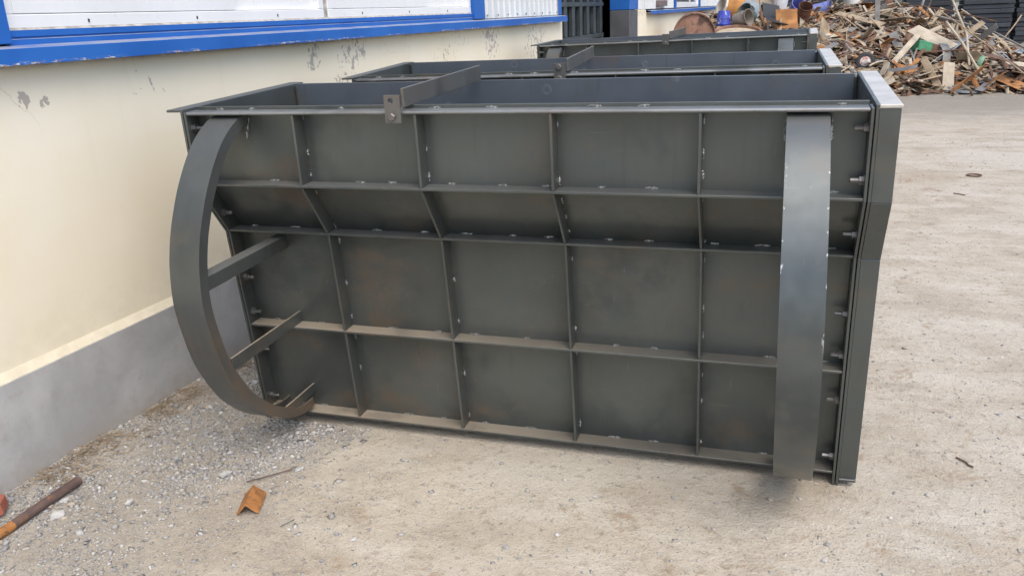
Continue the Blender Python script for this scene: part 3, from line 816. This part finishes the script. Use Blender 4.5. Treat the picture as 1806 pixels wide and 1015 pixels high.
while n_ind < 290:
    x = rs.uniform(0.3, 6.6); y = 12.5 + 4.9 * rs.random() ** 0.9
    if x < 2.4 and rs.random() < 0.55: continue
    h = heap_h(x, y)
    if any(abs(x - lx) < 0.26 and -0.2 < lz - h < 0.36 for _, lx, lz in LM[:4]) or (x < 2.2 and y < 15.8): continue
    if h < 0.02 and rs.random() < 0.75: continue
    kind = rs.choice(kinds); col = rs.choice(cols)
    if y < 13.3 and rs.random() < 0.4: col = rs.choice(('brown', 'rust orange'))
    if kind == 'rod': col = rs.choice(('tan', 'brown', 'pale'))
    i = rs.randrange(len(KINDS[kind]))
    steep = 0.22 if rs.random() < 0.75 or kind == 'punched strip' else 0.8
    mtx = Matrix.Translation((x, y, h + rs.uniform(0.01, 0.09) + (0.08 if steep > 0.5 else 0))) @ slope_rot(x, y) @ Matrix.Rotation(rs.uniform(0, 6.28), 4, 'Z') @ Matrix.Rotation(rs.gauss(0, steep), 4, 'Y') @ Matrix.Rotation(rs.gauss(0, steep * 0.9), 4, 'X')
    o = bpy.data.objects.new('scrap_' + kind.replace(' ', '_'), scrap_mesh(kind, i, col)); COL.objects.link(o)
    # keep the piece above the yard surface
    lo = min((mtx @ v.co).z for v in o.data.vertices)
    if lo < 0.004: mtx = Matrix.Translation((0, 0, 0.006 - lo)) @ mtx
    o.matrix_world = mtx
    ln = max(o.dimensions) if max(o.dimensions) else 0.5
    ln = max((Vector(a) - Vector(b)).length for a in o.bound_box for b in o.bound_box)
    size = 'long' if ln > 1.1 else 'short' if ln < 0.55 else 'mid-length'
    if kind == 'plate': size = 'large' if ln > 0.5 else 'small'
    uniq(o, '%s%s %s %s' % (size + ' ', col, ('tilted ' if steep > 0.5 else '') + 'scrap ' + kind, near(x, h, LM)), 'scrap metal')
    o['group'] = '%s scrap %ss in the heap' % (col, kind)
    n_ind += 1
# loose small offcuts that nobody could count
def debris(name, n, fn, mats_, label):
    vs = []; fs = []; mi = []
    q = np.array([(0, 1, 3, 2), (4, 6, 7, 5), (0, 4, 5, 1), (2, 3, 7, 6), (0, 2, 6, 4), (1, 5, 7, 3)])
    r = random.Random(5)
    for k in range(n):
        x, y, z, l, wd, th, sl = fn(r)
        m = Matrix.Translation((x, y, z)) @ sl @ Matrix.Rotation(r.uniform(0, 6.28), 4, 'Z') @ Matrix.Rotation(r.gauss(0, 0.35), 4, 'Y') @ Matrix.Rotation(r.gauss(0, 0.35), 4, 'X')
        b = len(vs)
        vs += [tuple(m @ Vector((a * l / 2, c * wd / 2, d * th / 2))) for a in (-1, 1) for c in (-1, 1) for d in (-1, 1)]
        fs.append(q + b); mi += [r.randrange(len(mats_))] * 6
    me = np_mesh(name, vs, np.concatenate(fs), mats_)
    me.polygons.foreach_set('material_index', np.array(mi, np.int32))
    o = bpy.data.objects.new(name, me); COL.objects.link(o)
    return tag(o, label, 'scrap', kind='stuff')
def heap_fn(r):
    while True:
        x = r.uniform(0.0, 7.0); y = 12.3 + 5.2 * r.random()
        h = heap_h(x, y)
        if h > 0.01 or r.random() < 0.06: break
    l = r.choice((0.12, 0.2, 0.3, 0.45, 0.6, 0.8)) * r.uniform(0.6, 1.2)
    return x, y, max(h + r.uniform(-0.05, 0.04), 0.02), l, r.uniform(0.03, 0.11), 0.005, slope_rot(x, y)
debris('scrap_offcuts', 5800, heap_fn, [SC['tan'], SC['pale'], SC['grey'], SC['brown'], SC['tan'], SC['tan'], SC['brown'], SC['pale'], SC['brown'], SC['rust orange']], 'tangle of small metal offcuts covering the scrap heap')

# named finds on the heap
def put(o, loc, rot=(0, 0, 0)):
    o.location = loc; o.rotation_euler = rot; return o
def drum(label, col, r, h, loc, rot, rim=None, name='steel_drum', cat='drum', open_top=False):
    D = empty(name)
    prof = [(r * 0.985, 0.012), (r, 0), (r * 1.02, 0.006), (r, 0.02)]
    for zz in (h * 0.33, h * 0.66): prof += [(r, zz - 0.02), (r * 1.03, zz), (r, zz + 0.02)]
    prof += [(r, h - 0.02), (r * 1.02, h - 0.006), (r, h)]
    if open_top: prof += [(r * 0.97, h), (r * 0.97, 0.02)]
    else: prof += [(r * 0.97, h), (r * 0.965, h - 0.02)]
    MB().lathe(prof, 32).build('body', col, D, 0, True)
    MB().lathe([(r * 1.0, h - 0.004), (r * 1.035, h - 0.004), (r * 1.035, h + 0.012), (r * 0.985, h + 0.012)], 32, None, (False, False)).build('rim', rim or col, D, 0, True)
    if not open_top: MB().lathe([(0.03, h - 0.019), (0.03, h - 0.004), (0.015, h - 0.003)], 12, Matrix.Translation((r * 0.65, 0, 0))).build('bung', rim or col, D)
    put(D, loc, rot); return tag(D, label, cat)
rust_pink = simple('rusty_drum_paint', (0.26, 0.15, 0.11), 0.8, 0, 0.3, 3, 0.2, 0.35, (0.10, 0.06, 0.05))
rust_big = simple('orange_rust_tank', (0.36, 0.17, 0.05), 0.85, 0, 0.3, 3, 0.2, 0.2, (0.18, 0.08, 0.04))
white_in = simple('pale_lining', (0.62, 0.58, 0.52), 0.8, 0, 0.15, 9)
blue_pl = simple('blue_bucket_plastic', (0.045, 0.07, 0.42), 0.4, 0, 0.2, 9, 0, 0.12, (0.65, 0.66, 0.7))
white_pl = simple('white_bucket_plastic', (0.74, 0.75, 0.76), 0.4, 0, 0.08, 5, 0, 0.1, (0.25, 0.3, 0.55))
grey_pl = simple('grey_brown_tin', (0.25, 0.22, 0.19), 0.7, 0.1, 0.25, 6)
green_pl = simple('dark_green_tin', (0.09, 0.12, 0.11), 0.6, 0, 0.25, 6)
drum('large rusty pink brown drum lying with its end facing the yard', rust_pink, 0.315, 0.88, (0.36, 12.2, 1.08), (R(91), 0, R(6)))
# orange tank: cone and short neck with pale lining
TK = empty('rusty_tank'); tag(TK, 'big orange rusty tank shell with a pale open neck beside the wall', 'tank')
MB().lathe([(0.02, 0.0), (0.40, 0.02), (0.42, 0.10), (0.42, 0.55), (0.40, 0.62), (0.20, 0.86), (0.19, 0.98)], 28, None, (True, False)).build('shell', rust_big, TK, 0, True)
MB().lathe([(0.19, 0.95), (0.215, 0.96), (0.215, 1.0), (0.17, 1.0), (0.16, 0.78), (0.02, 0.77)], 12, None, (False, False)).build('neck', white_in, TK)
put(TK, (1.25, 17.0, 1.14), Vector((-0.80, -0.5, 0.32)).to_track_quat('Z', 'Y').to_euler())
def bucket(label, mat, r0, r1, h, loc, rot, name='bucket', lidmat=None):
    K = empty(name); tag(K, label, 'bucket')
    MB().lathe([(r0, 0), (r1, h), (r1 * 1.05, h), (r1 * 1.05, h - 0.03), (r1 * 1.05, h), (r1 * 0.95, h), (r0 * 0.93, 0.015)], 24).build('body', mat, K, 0, True)
    MB().tube([(r1 * 1.05 * math.cos(a), r1 * 0.25 + 0 * a, h - 0.02 - r1 * 0.9 * math.sin(a)) if False else (r1 * 1.07 * math.cos(a), r1 * 1.07 * math.sin(a) * 0.95, h - 0.02 - 0.12 * math.sin(a)) for a in [math.pi * k / 12 for k in range(13)]], 0.004, 6).build('handle', M['bolt'], K)
    if lidmat: MB().lathe([(r1 * 1.04, h + 0.001), (r1 * 1.06, h + 0.012), (r1 * 0.98, h + 0.016)], 24).build('lid', lidmat, K)
    put(K, loc, rot); return K
bucket('bright blue bucket upside down in front of the orange tank', blue_pl, 0.11, 0.14, 0.27, (0.66, 14.6, 1.38), (R(178), R(4), 0.4))
bucket('grey brown tin bucket on its side beside the blue bucket', grey_pl, 0.12, 0.15, 0.30, (0.86, 14.72, 1.20), (R(80), 0, R(60)))
bucket('dark green bucket tipped over right of the orange tank', green_pl, 0.12, 0.145, 0.30, (1.12, 15.6, 1.22), (R(58), 0, R(-35)))
bucket('white and blue printed bucket standing on the heap crest', white_pl, 0.125, 0.15, 0.33, (1.62, 16.5, 1.30), (R(4), R(5), 0))
bucket('plain white bucket upright on the right of the heap crest', simple('white_bucket', (0.78, 0.78, 0.77), 0.4, 0, 0.04), 0.12, 0.14, 0.30, (3.06, 17.0, 1.28), (R(5), R(-3), 0), lidmat=white_pl)
bucket('violet blue bucket tipped toward the rusty can', simple('violet_blue_plastic', (0.14, 0.17, 0.5), 0.45, 0, 0.2, 7), 0.13, 0.16, 0.34, (1.88, 16.3, 1.22), (R(50), 0, R(30)))
bucket('violet blue bucket lying flat behind the rusty can', simple('violet_blue_plastic_faded', (0.2, 0.24, 0.55), 0.45, 0, 0.2, 7), 0.12, 0.15, 0.33, (2.3, 16.9, 1.30), (R(84), 0, R(75)))
drum('small dark rusty can leaning near the violet bucket', simple('dark_rust_can', (0.15, 0.07, 0.045), 0.85, 0, 0.3, 8), 0.13, 0.36, (2.05, 15.75, 1.12), (R(38), R(14), 0), name='rusty_can', cat='can', open_top=True)
def coil(label, loc, rot, mat, r=0.20):
    K = empty('cable_reel'); tag(K, label, 'reel')
    MB().lathe([(r * 0.42, -0.05), (r, -0.05), (r, -0.035), (r * 0.5, -0.033), (r * 0.5, 0.033), (r, 0.035), (r, 0.05), (r * 0.42, 0.05), (r * 0.42, -0.05)], 28, None, (False, False)).build('body', mat, K, 0, True)
    MB().lathe([(r * 0.36, -0.055), (r * 0.415, -0.055), (r * 0.415, 0.056), (r * 0.36, 0.056), (r * 0.36, -0.055)], 24, None, (False, False)).build('hub', M['dark_bar'], K)
    put(K, loc, rot)
coil('grey steel reel with dark centre hole behind the green bucket', (1.05, 16.2, 1.36), (R(82), 0, R(12)), SC['blue grey'], 0.21)
coil('pale steel reel right of the grey reel', (1.30, 16.5, 1.38), (R(75), 0, R(-15)), SC['pale'], 0.19)
# flat rusty rim, folded black sheet, orange sheet, concrete lump
RM = empty('rusty_hoop', (0.95, 14.1, 0.93), (R(14), R(3), 0)); tag(RM, 'wide flat rusty ring lying behind the farthest form', 'ring')
MB().lathe([(0.40, 0), (0.44, 0), (0.44, 0.09), (0.40, 0.09), (0.40, 0)], 36, None, (False, False)).build('rim', rust_pink, RM, 0, True)
MB().lathe([(0.398, 0.03), (0.398, 0.045)], 36).build('disc', SC['pale'], RM)
def fold(name, label, mat, loc, rot, a=0.32, b=0.26, ang=50):
    c, s_ = math.cos(R(ang)), math.sin(R(ang))
    o = MB().prism([(-a, 0), (0, 0), (b * c, b * s_), (b * c - 0.008, b * s_ + 0.006), (-0.003, 0.008), (-a, 0.008)], -0.2, 0.2, 'x').build(name, mat, None)
    put(o, loc, rot); return tag(o, label, 'sheet')
fold('folded_sheet', 'folded black sheet lying left of the orange sheet', simple('black_sheet', (0.03, 0.033, 0.038), 0.5), (1.5, 15.05, 1.22), (R(20), R(10), R(40)))
fold('folded_sheet', 'bent bright orange rusty sheet near the heap crest', SC['rust orange'], (1.78, 15.0, 1.17), (R(50), R(0), R(15)), 0.2, 0.2, 25)
fold('folded_sheet', 'upright orange rusty strap standing on the middle of the heap', SC['rust orange'], (3.44, 14.15, 0.72), (R(80), R(4), R(70)), 0.28, 0.18, 65)
fold('folded_sheet', 'wide orange rusty plate near the foot of the heap', SC['rust orange'], (3.72, 13.25, 0.28), (R(52), R(18), R(10)), 0.24, 0.14, 12)
# green box
GB = empty('green_box', (4.06, 14.15, 0.56), (R(-8), R(14), R(24))); tag(GB, 'small green metal box with brown end halfway up the heap', 'box')
MB().box(-0.16, 0.1, -0.12, 0.12, 0, 0.17).build('case', simple('green_box_paint', (0.045, 0.22, 0.11), 0.5, 0, 0.2, 9, 0, 0.1), GB, 0.008)
MB().box(0.101, 0.24, -0.115, 0.115, 0.004, 0.165).build('end_cover', SC['brown'], GB, 0.006)
MB().box(-0.163, 0.103, -0.123, 0.123, 0.145, 0.174).build('lid', simple('green_lid_paint', (0.07, 0.28, 0.15), 0.45), GB, 0.006)
# worn wheel
WH = empty('worn_wheel', (3.12, 13.55, 0.47), (R(72), R(8), R(-12))); tag(WH, 'black wheel with pale and red hub leaning at the heap foot', 'wheel')
MB().lathe([(0.09, -0.035), (0.125, -0.04), (0.15, -0.025), (0.155, 0), (0.15, 0.025), (0.125, 0.04), (0.09, 0.035), (0.09, -0.035)], 28, None, (False, False)).build('tyre', simple('black_rubber', (0.035, 0.037, 0.04), 0.8), WH, 0, True)
MB().lathe([(0.089, -0.02), (0.089, 0.02), (0.05, 0.03), (0.02, 0.03)], 24).build('hub', simple('hub_paint', (0.55, 0.52, 0.5), 0.6, 0, 0.2, 14, 0, 0.35, (0.42, 0.09, 0.05)), WH)
# boards and planks that stand out
def plank(label, mat, p0, p1, wd, th=0.02, roll=0.0, name='scrap_plank'):
    p0, p1 = Vector(p0), Vector(p1); d = p1 - p0; l = d.length
    o = MB().box(-l / 2, l / 2, -wd / 2, wd / 2, -th / 2, th / 2).build(name, mat, None, 0.003)
    q = d.to_track_quat('X', 'Z').to_matrix().to_4x4()
    m = Matrix.Translation((p0 + p1) / 2) @ q @ Matrix.Rotation(roll, 4, 'X')
    o.location = m.translation; o.rotation_euler = m.to_euler()
    return tag(o, label, 'plank')
plank('long pale plank leaning diagonally above the black wheel', SC['pale'], (3.28, 13.1, 0.16), (3.95, 13.95, 0.86), 0.10, 0.03, 0.5)
plank('yellowish plank sloping down left of the short upright board', SC['tan'], (3.98, 13.3, 0.52), (4.22, 12.85, 0.04), 0.11, 0.02, 0.9)
plank('short pale upright board leaning at the heap foot', SC['pale'], (4.33, 12.85, 0.03), (4.37, 13.25, 0.44), 0.17, 0.02, 0.15)
plank('broad tan board lying flat above the green box', SC['pale'], (3.95, 14.75, 0.95), (4.55, 14.25, 0.62), 0.30, 0.015, 0.35)
plank('long grey board at the middle right of the heap', SC['blue grey'], (4.25, 13.95, 0.42), (4.85, 14.7, 0.78), 0.18, 0.015, -0.3)
plank('dark grey square plate lying at the heap foot', SC['grey'], (3.55, 12.95, 0.03), (3.95, 12.85, 0.05), 0.32, 0.03, -0.12, 'scrap_board')
plank('wide pale sheet on the upper middle face of the heap', SC['tan'], (2.7, 15.9, 1.25), (3.5, 15.2, 1.02), 0.16, 0.012, 0.3)
# bent poles sticking up on the right
def pole(label, pts, r, mat):
    return tag(MB().tube(pts, r, 7).build('bent_rod', mat, None, 0, True), label, 'rod')
pole('tall pale bent rod rising from the right of the heap', [(4.78, 13.4, 0.03), (4.74, 13.7, 0.4), (4.72, 14.1, 0.85), (4.62, 14.6, 1.20), (4.56, 14.9, 1.42)], 0.02, SC['pale'])
pole('pale curved rod crossing the tall rod', [(5.0, 13.1, 0.03), (4.82, 13.4, 0.33), (4.62, 13.8, 0.72), (4.42, 14.3, 1.05)], 0.022, SC['pale'])
pole('long grey rod sloping down the right edge of the heap', [(4.4, 15.4, 1.14), (4.9, 15.2, 0.98), (5.3, 14.9, 0.83), (5.75, 14.4, 0.55)], 0.018, SC['grey'])
pole('thin brown rod sticking out over the crest', [(3.6, 16.2, 1.30), (4.2, 16.0, 1.32), (4.8, 15.7, 1.18), (5.4, 15.4, 1.0)], 0.012, SC['brown'])
pole('thin yellow rod standing upright left on the heap', [(2.86, 13.9, 0.05), (2.85, 14.15, 0.5), (2.83, 14.6, 1.0)], 0.012, SC['tan'])
# bottle and lid
BT = MB().lathe([(0.035, 0), (0.04, 0.01), (0.04, 0.14), (0.015, 0.18), (0.015, 0.21), (0.018, 0.211), (0.018, 0.23)], 16).build('green_bottle', simple('mint_plastic', (0.34, 0.62, 0.42), 0.4, 0, 0.1), None, 0, True)
put(BT, (4.86, 13.55, 0.36), (R(20), R(15), 0)); tag(BT, 'pale green plastic bottle on the right of the heap', 'bottle')
LD = MB().lathe([(0.02, 0), (0.22, 0.004), (0.24, 0.02), (0.225, 0.024), (0.2, 0.014), (0.02, 0.02)], 28).build('pan_lid', SC['blue grey'], None, 0, True)
put(LD, (4.58, 12.72, 0.012), (R(2), R(3), 0)); tag(LD, 'round grey lid lying flat before the heap foot', 'lid')

# ------------------------------------------------------------------ dark block stacks behind the heap
stack_m = [simple('dark_block_%d' % k, c, 0.7, 0.0, 0.2, 2) for k, c in enumerate(((0.030, 0.036, 0.045), (0.040, 0.047, 0.058), (0.022, 0.026, 0.034)))]
slab_me = []
for k in range(3):
    slab_me.append(MB().box(-0.66, 0.66, -0.6, 0.6, 0.006, 0.128).mesh('slab', stack_m[k], 0.012))
xs = 0.6; names_pos = ['first', 'second', 'third', 'fourth', 'fifth', 'sixth', 'seventh', 'eighth', 'ninth']
for k in range(9):
    K = empty('block_stack', (1.2 + k * 1.52 + rs.uniform(-0.06, 0.06), 27.0 + rs.uniform(-0.3, 0.3), 0.0), (0, 0, rs.uniform(-0.05, 0.05)))
    tag(K, 'dark stack of flat slabs behind the scrap heap, %s from the workshop wall' % names_pos[k], 'stack', 'dark slab stacks behind the heap')
    for j in range(16 + rs.randrange(3)):
        o = bpy.data.objects.new('slab', slab_me[rs.randrange(3)]); COL.objects.link(o); o.parent = K
        o.location = (rs.uniform(-0.03, 0.03), rs.uniform(-0.04, 0.04), j * 0.132 + 0.002); o.rotation_euler = (0, 0, rs.uniform(-0.02, 0.02))

# ------------------------------------------------------------------ things lying on the yard
def gz(x, y): return gh(x, y)
PI_ = empty('rusty_pipe', (-0.362, -0.49, gz(-0.36, -0.6) + 0.0165)); tag(PI_, 'rusty brown pipe with orange end lying beside the plinth', 'pipe')
MB().tube([(0, 0, 0.004), (-0.001, -0.14, 0.003), (-0.002, -0.272, 0)], 0.0158, 16).build('tube', M['rust_pipe'], PI_, 0, True)
MB().tube([(-0.002, -0.2722, 0), (-0.004, -0.80, 0.0)], 0.0157, 16).build('end_section', M['rust_orange'], PI_, 0, True)
# angle offcut: two legs, ridge up
def solve_angle():
    r0, r1 = Vector((0.319, -0.503, 0.037)), Vector((0.276, -0.392, 0.037))
    ax = (r1 - r0); l = ax.length; ax.normalize(); side = ax.cross(Vector((0, 0, 1))).normalized()
    s_ = 0.050; t = 0.006; mb = MB()
    sec = [(0, 0.0), (s_ * 0.80, -0.035), (s_ * 0.80 - t * 1.1, -0.0375), (0, -0.007), (-s_ * 0.66 + t * 1.1, -0.0375), (-s_ * 0.66, -0.036)]
    rings = [[r0 + ax * (l * k) + side * a + Vector((0, 0, b + 0.001)) for a, b in sec] for k in (0, 1)]
    return mb.sweep(rings)
o = solve_angle().build('angle_offcut', M['rust_orange'], None, 0.001)
tag(o, 'short orange rusty angle iron offcut on the gravel', 'offcut')
o = MB().tube([(0.207, -0.339, 0.007), (0.25, -0.30, 0.008), (0.316, -0.227, 0.007)], 0.0022, 6).build('thin_rod', M['rust_pipe'])
tag(o, 'thin dark rod lying behind the angle iron offcut', 'rod')
o = MB().tube([(0.469, -0.541, 0.005), (0.492, -0.497, 0.006)], 0.0012, 6).build('wire_piece', M['dark_bar'])
tag(o, 'short bit of dark wire on the ground right of the angle iron', 'wire')
o = MB().box(-0.045, 0.045, -0.03, 0.03, 0, 0.05).build('brick_fragment', M['brick'], None, 0.006)
put(o, (-0.475, -0.735, gz(-0.475, -0.735) - 0.004), (R(6), R(-5), 0.5)); tag(o, 'red brick fragment against the plinth at the left edge', 'brick')
RG = MB()
pts = [(0.055 * math.cos(a), 0.055 * math.sin(a), 0) for a in [2 * math.pi * k / 24 for k in range(24)]]
RG.sweep([[Vector((c[0], c[1], 0.006)) + Vector((c[0], c[1], 0)).normalized() * 0.007 * math.cos(b) + Vector((0, 0, 0.006 * math.sin(b))) for b in [2 * math.pi * j / 8 for j in range(8)]] for c in pts + [pts[0]]], False)
o = RG.build('rusty_ring', SC['brown'], None, 0, True); put(o, (3.46, 5.59, gz(3.46, 5.59))); tag(o, 'small dark ring lying alone on the yard at right', 'ring')
def twig(label, x, y, l, a, r=0.003):
    d = Vector((math.cos(a), math.sin(a), 0))
    z = gz(x, y) + r + 0.002
    pts = [Vector((x, y, z)) + d * l * (k / 4 - 0.5) + Vector((rs.uniform(-1, 1), rs.uniform(-1, 1), 0)) * l * 0.06 for k in range(5)]
    return tag(MB().tube(pts, r, 5).build('twig', SC['brown']), label, 'twig')
twig('small dark scrap sliver on the yard in line with the ring', 3.22, 4.80, 0.10, 2.4, 0.004)
twig('dark twig lying on the yard right of the nearest form', 2.53, 0.37, 0.07, 2.2, 0.003)


# ------------------------------------------------------------------ gravel, stones, straw
OCT = np.array([(1, 0, 0), (-1, 0, 0), (0, 1, 0), (0, -1, 0), (0, 0, 1), (0, 0, -1)], float)
OF = np.array([(0, 2, 4), (2, 1, 4), (1, 3, 4), (3, 0, 4), (2, 0, 5), (1, 2, 5), (3, 1, 5), (0, 3, 5)])
rng = np.random.default_rng(4)
def inform(x, y):
    return ((x > -0.03) & (x < 2.15) & (y > 0.12) & (y < 0.5))
def stones(name, pts, size, label, flat=0.6):
    n = len(pts)
    a = rng.uniform(0, 6.28, n)
    s = np.stack([size * rng.uniform(0.6, 1.4, n), size * rng.uniform(0.6, 1.2, n), size * rng.uniform(0.4, 0.9, n) * flat], 1)
    v = OCT[None] * (1 + rng.uniform(-0.3, 0.3, (n, 6, 1))) + rng.uniform(-0.25, 0.25, (n, 6, 3))
    v = v * s[:, None]
    tl = rng.normal(0, 0.35, n)
    v[:, :, 2] += v[:, :, 0] * np.tan(np.clip(tl, -0.8, 0.8))[:, None] * 0.6
    c, sn = np.cos(a)[:, None], np.sin(a)[:, None]
    x = v[:, :, 0] * c - v[:, :, 1] * sn; y = v[:, :, 0] * sn + v[:, :, 1] * c
    zz = np.array([gh(px, py) for px, py in pts])
    V = np.stack([x + pts[:, :1], y + pts[:, 1:], v[:, :, 2] + zz[:, None] + (s[:, 2] * 0.35)[:, None]], 2).reshape(-1, 3)
    Fc = (OF[None] + 6 * np.arange(n)[:, None, None]).reshape(-1, 3)
    o = bpy.data.objects.new(name, np_mesh(name, V, Fc, M['gravel'])); COL.objects.link(o)
    return tag(o, label, 'gravel', kind='stuff')
# dense crushed stone along the wall and round the rocker
def sample_gravel(n):
    out = []
    while len(out) < n:
        x = rng.uniform(-0.55, 1.0); y = rng.uniform(-1.1, 1.6)
        if x < wallx(y) + 0.03: continue
        d = x - wallx(y)
        p = math.exp(-(d / 0.62) ** 2) * (0.35 + 0.65 * max(0, min(1, 0.5 + 1.6 * mnoise.noise(Vector((x * 2.6, y * 2.6, 9))))))
        band = math.exp(-((x - 0.10 - 0.35 * (y + 0.1)) / 0.22) ** 2) * math.exp(-((y + 0.05) / 0.42) ** 2)
        p = max(p * 0.6, band)
        p *= 0.35 + 0.65 * max(0, min(1, 0.5 + 2.0 * mnoise.noise(Vector((x * 7, y * 7, 4)))))
        if rng.random() < p and not (x > -0.03 and y > 0.12): out.append((x, y))
    return np.array(out)
g1 = sample_gravel(19000)
stones('gravel_bed', g1, np.clip(rng.lognormal(-5.5, 0.5, len(g1)), 0.0016, 0.015), 'grey crushed stone strewn between the plinth and nearest form')
# thin scatter over the yard
sx = rng.uniform(-0.4, 4.5, 34000); sy = -1.2 + 9.5 * rng.random(34000) ** 1.9
keep = (~inform(sx, sy)) & (sx > WX + WS * sy + 0.05)
g2 = np.stack([sx, sy], 1)[keep]
stones('yard_grit', g2, np.clip(rng.lognormal(-5.95, 0.55, len(g2)), 0.0012, 0.011), 'loose grit scattered over the beige yard', 0.6)
# single larger stones
def stone(x, y, r, mat, label, group, r2=None):
    if r2: r = r2 * rs.uniform(0.9, 1.25)
    m = MB(); bm = bmesh.new(); bmesh.ops.create_icosphere(bm, subdivisions=1, radius=1)
    k = rs.randrange(1000)
    m.v = [tuple(Vector(v.co) * (1 + 0.35 * mnoise.noise(Vector(v.co) * 1.3 + Vector((k, 0, 0))))) for v in bm.verts]
    m.f = [tuple(v.index for v in f.verts) for f in bm.faces]; bm.free()
    o = m.build('stone', mat)
    o.scale = (r * rs.uniform(0.9, 1.5), r * rs.uniform(0.8, 1.1), r * rs.uniform(0.45, 0.7)); o.rotation_euler = (rs.uniform(-0.2, 0.2), rs.uniform(-0.2, 0.2), rs.uniform(0, 6.28))
    o.location = (x, y, gz(x, y) + r * 0.25)
    if group is None: return tag(o, label, 'stone')
    uniq(o, label, 'stone'); o['group'] = group
GL = [('the rusty pipe', -0.36, -0.65), ('the angle iron', 0.3, -0.45), ('the thin rod', 0.26, -0.28), ('the curved rocker', 0.1, -0.05), ('the plinth corner', -0.4, 0.3)]
YL = [('the nearest form', 1.0, 0.1), ('the right end of the nearest form', 2.2, 0.05), ('the dark twig', 2.53, 0.37), ('the small dark ring', 3.46, 5.59), ('the angle iron', 0.3, -0.45)]
st_g = simple('pale_stone', (0.46, 0.46, 0.45), 0.9, 0, 0.15, 30, 0.3); st_d = simple('grey_stone', (0.28, 0.28, 0.28), 0.9, 0, 0.2, 30, 0.3); st_b = simple('tan_stone', (0.42, 0.36, 0.29), 0.9, 0, 0.2, 30, 0.3)
for k in range(64):
    y = rs.uniform(-1.0, 0.9); x = wallx(y) + 0.06 + abs(rs.gauss(0, 0.26))
    if x > -0.06 and y > 0.05: continue
    mt, cn = rs.choice(((st_g, 'pale'), (st_d, 'grey'), (st_b, 'tan')))
    stone(x, y, rs.uniform(0.008, 0.018), mt, '%s %s stone in the gravel %s' % (('big', 'small')[int(k % 2)], cn, near(x, y, GL)), 'stones in the gravel by the plinth', (0.014, 0.008)[k % 2])
for k in range(40):
    x = rs.uniform(0.4, 3.3); y = rs.uniform(-0.75, 0.02) if x < 2.2 else rs.uniform(-0.6, 3.0)
    mt, cn = rs.choice(((st_g, 'pale'), (st_d, 'grey'), (st_b, 'tan')))
    stone(x, y, rs.uniform(0.005, 0.010), mt, 'tiny %s yard stone %s' % (cn, near(x, y, YL)), 'small stones on the yard')
stone(-0.29, -0.66, 0.022, st_g, 'large pale flat stone right of the rusty pipe', None)
stone(0.10, -0.31, 0.020, st_g, 'large pale stone on the gravel left of the thin rod', None)
stone(0.335, -0.21, 0.014, st_g, 'pale stone at the far end of the thin rod', None)
# straw litter at the foot of the plinth
vs = []; fs = []
for k in range(1100):
    y = rng.uniform(-0.55, 0.75) if rng.random() < 0.85 else rng.uniform(-0.9, 2.0)
    x = wallx(y) + 0.045 + abs(rng.normal(0, 0.06))
    if mnoise.noise(Vector((y * 4, x * 4, 2))) < -0.1: continue
    z = gh(x, y) + rng.uniform(0.002, 0.012)
    l = rng.uniform(0.02, 0.07); a = rng.normal(1.0, 1.1); e = rng.normal(0, 0.16); wd = rng.uniform(0.0006, 0.0014)
    d = np.array([math.cos(a) * math.cos(e), math.sin(a) * math.cos(e), math.sin(e)]) * l / 2; u = np.array([-math.sin(a), math.cos(a), 0]) * wd; h_ = np.array([0, 0, wd])
    c = np.array([x, y, z]); b = len(vs)
    vs += [c - d + u, c - d - u, c - d + h_, c + d + u, c + d - u, c + d + h_]
    fs += [(b, b + 3, b + 5, b + 2), (b + 2, b + 5, b + 4, b + 1), (b + 1, b + 4, b + 3, b)]
o = bpy.data.objects.new('dry_straw', np_mesh('dry_straw', np.array(vs), np.array(fs), M['straw'])); COL.objects.link(o)
tag(o, 'dry brown straw litter along the foot of the plinth', 'straw', kind='stuff')
finish_labels()
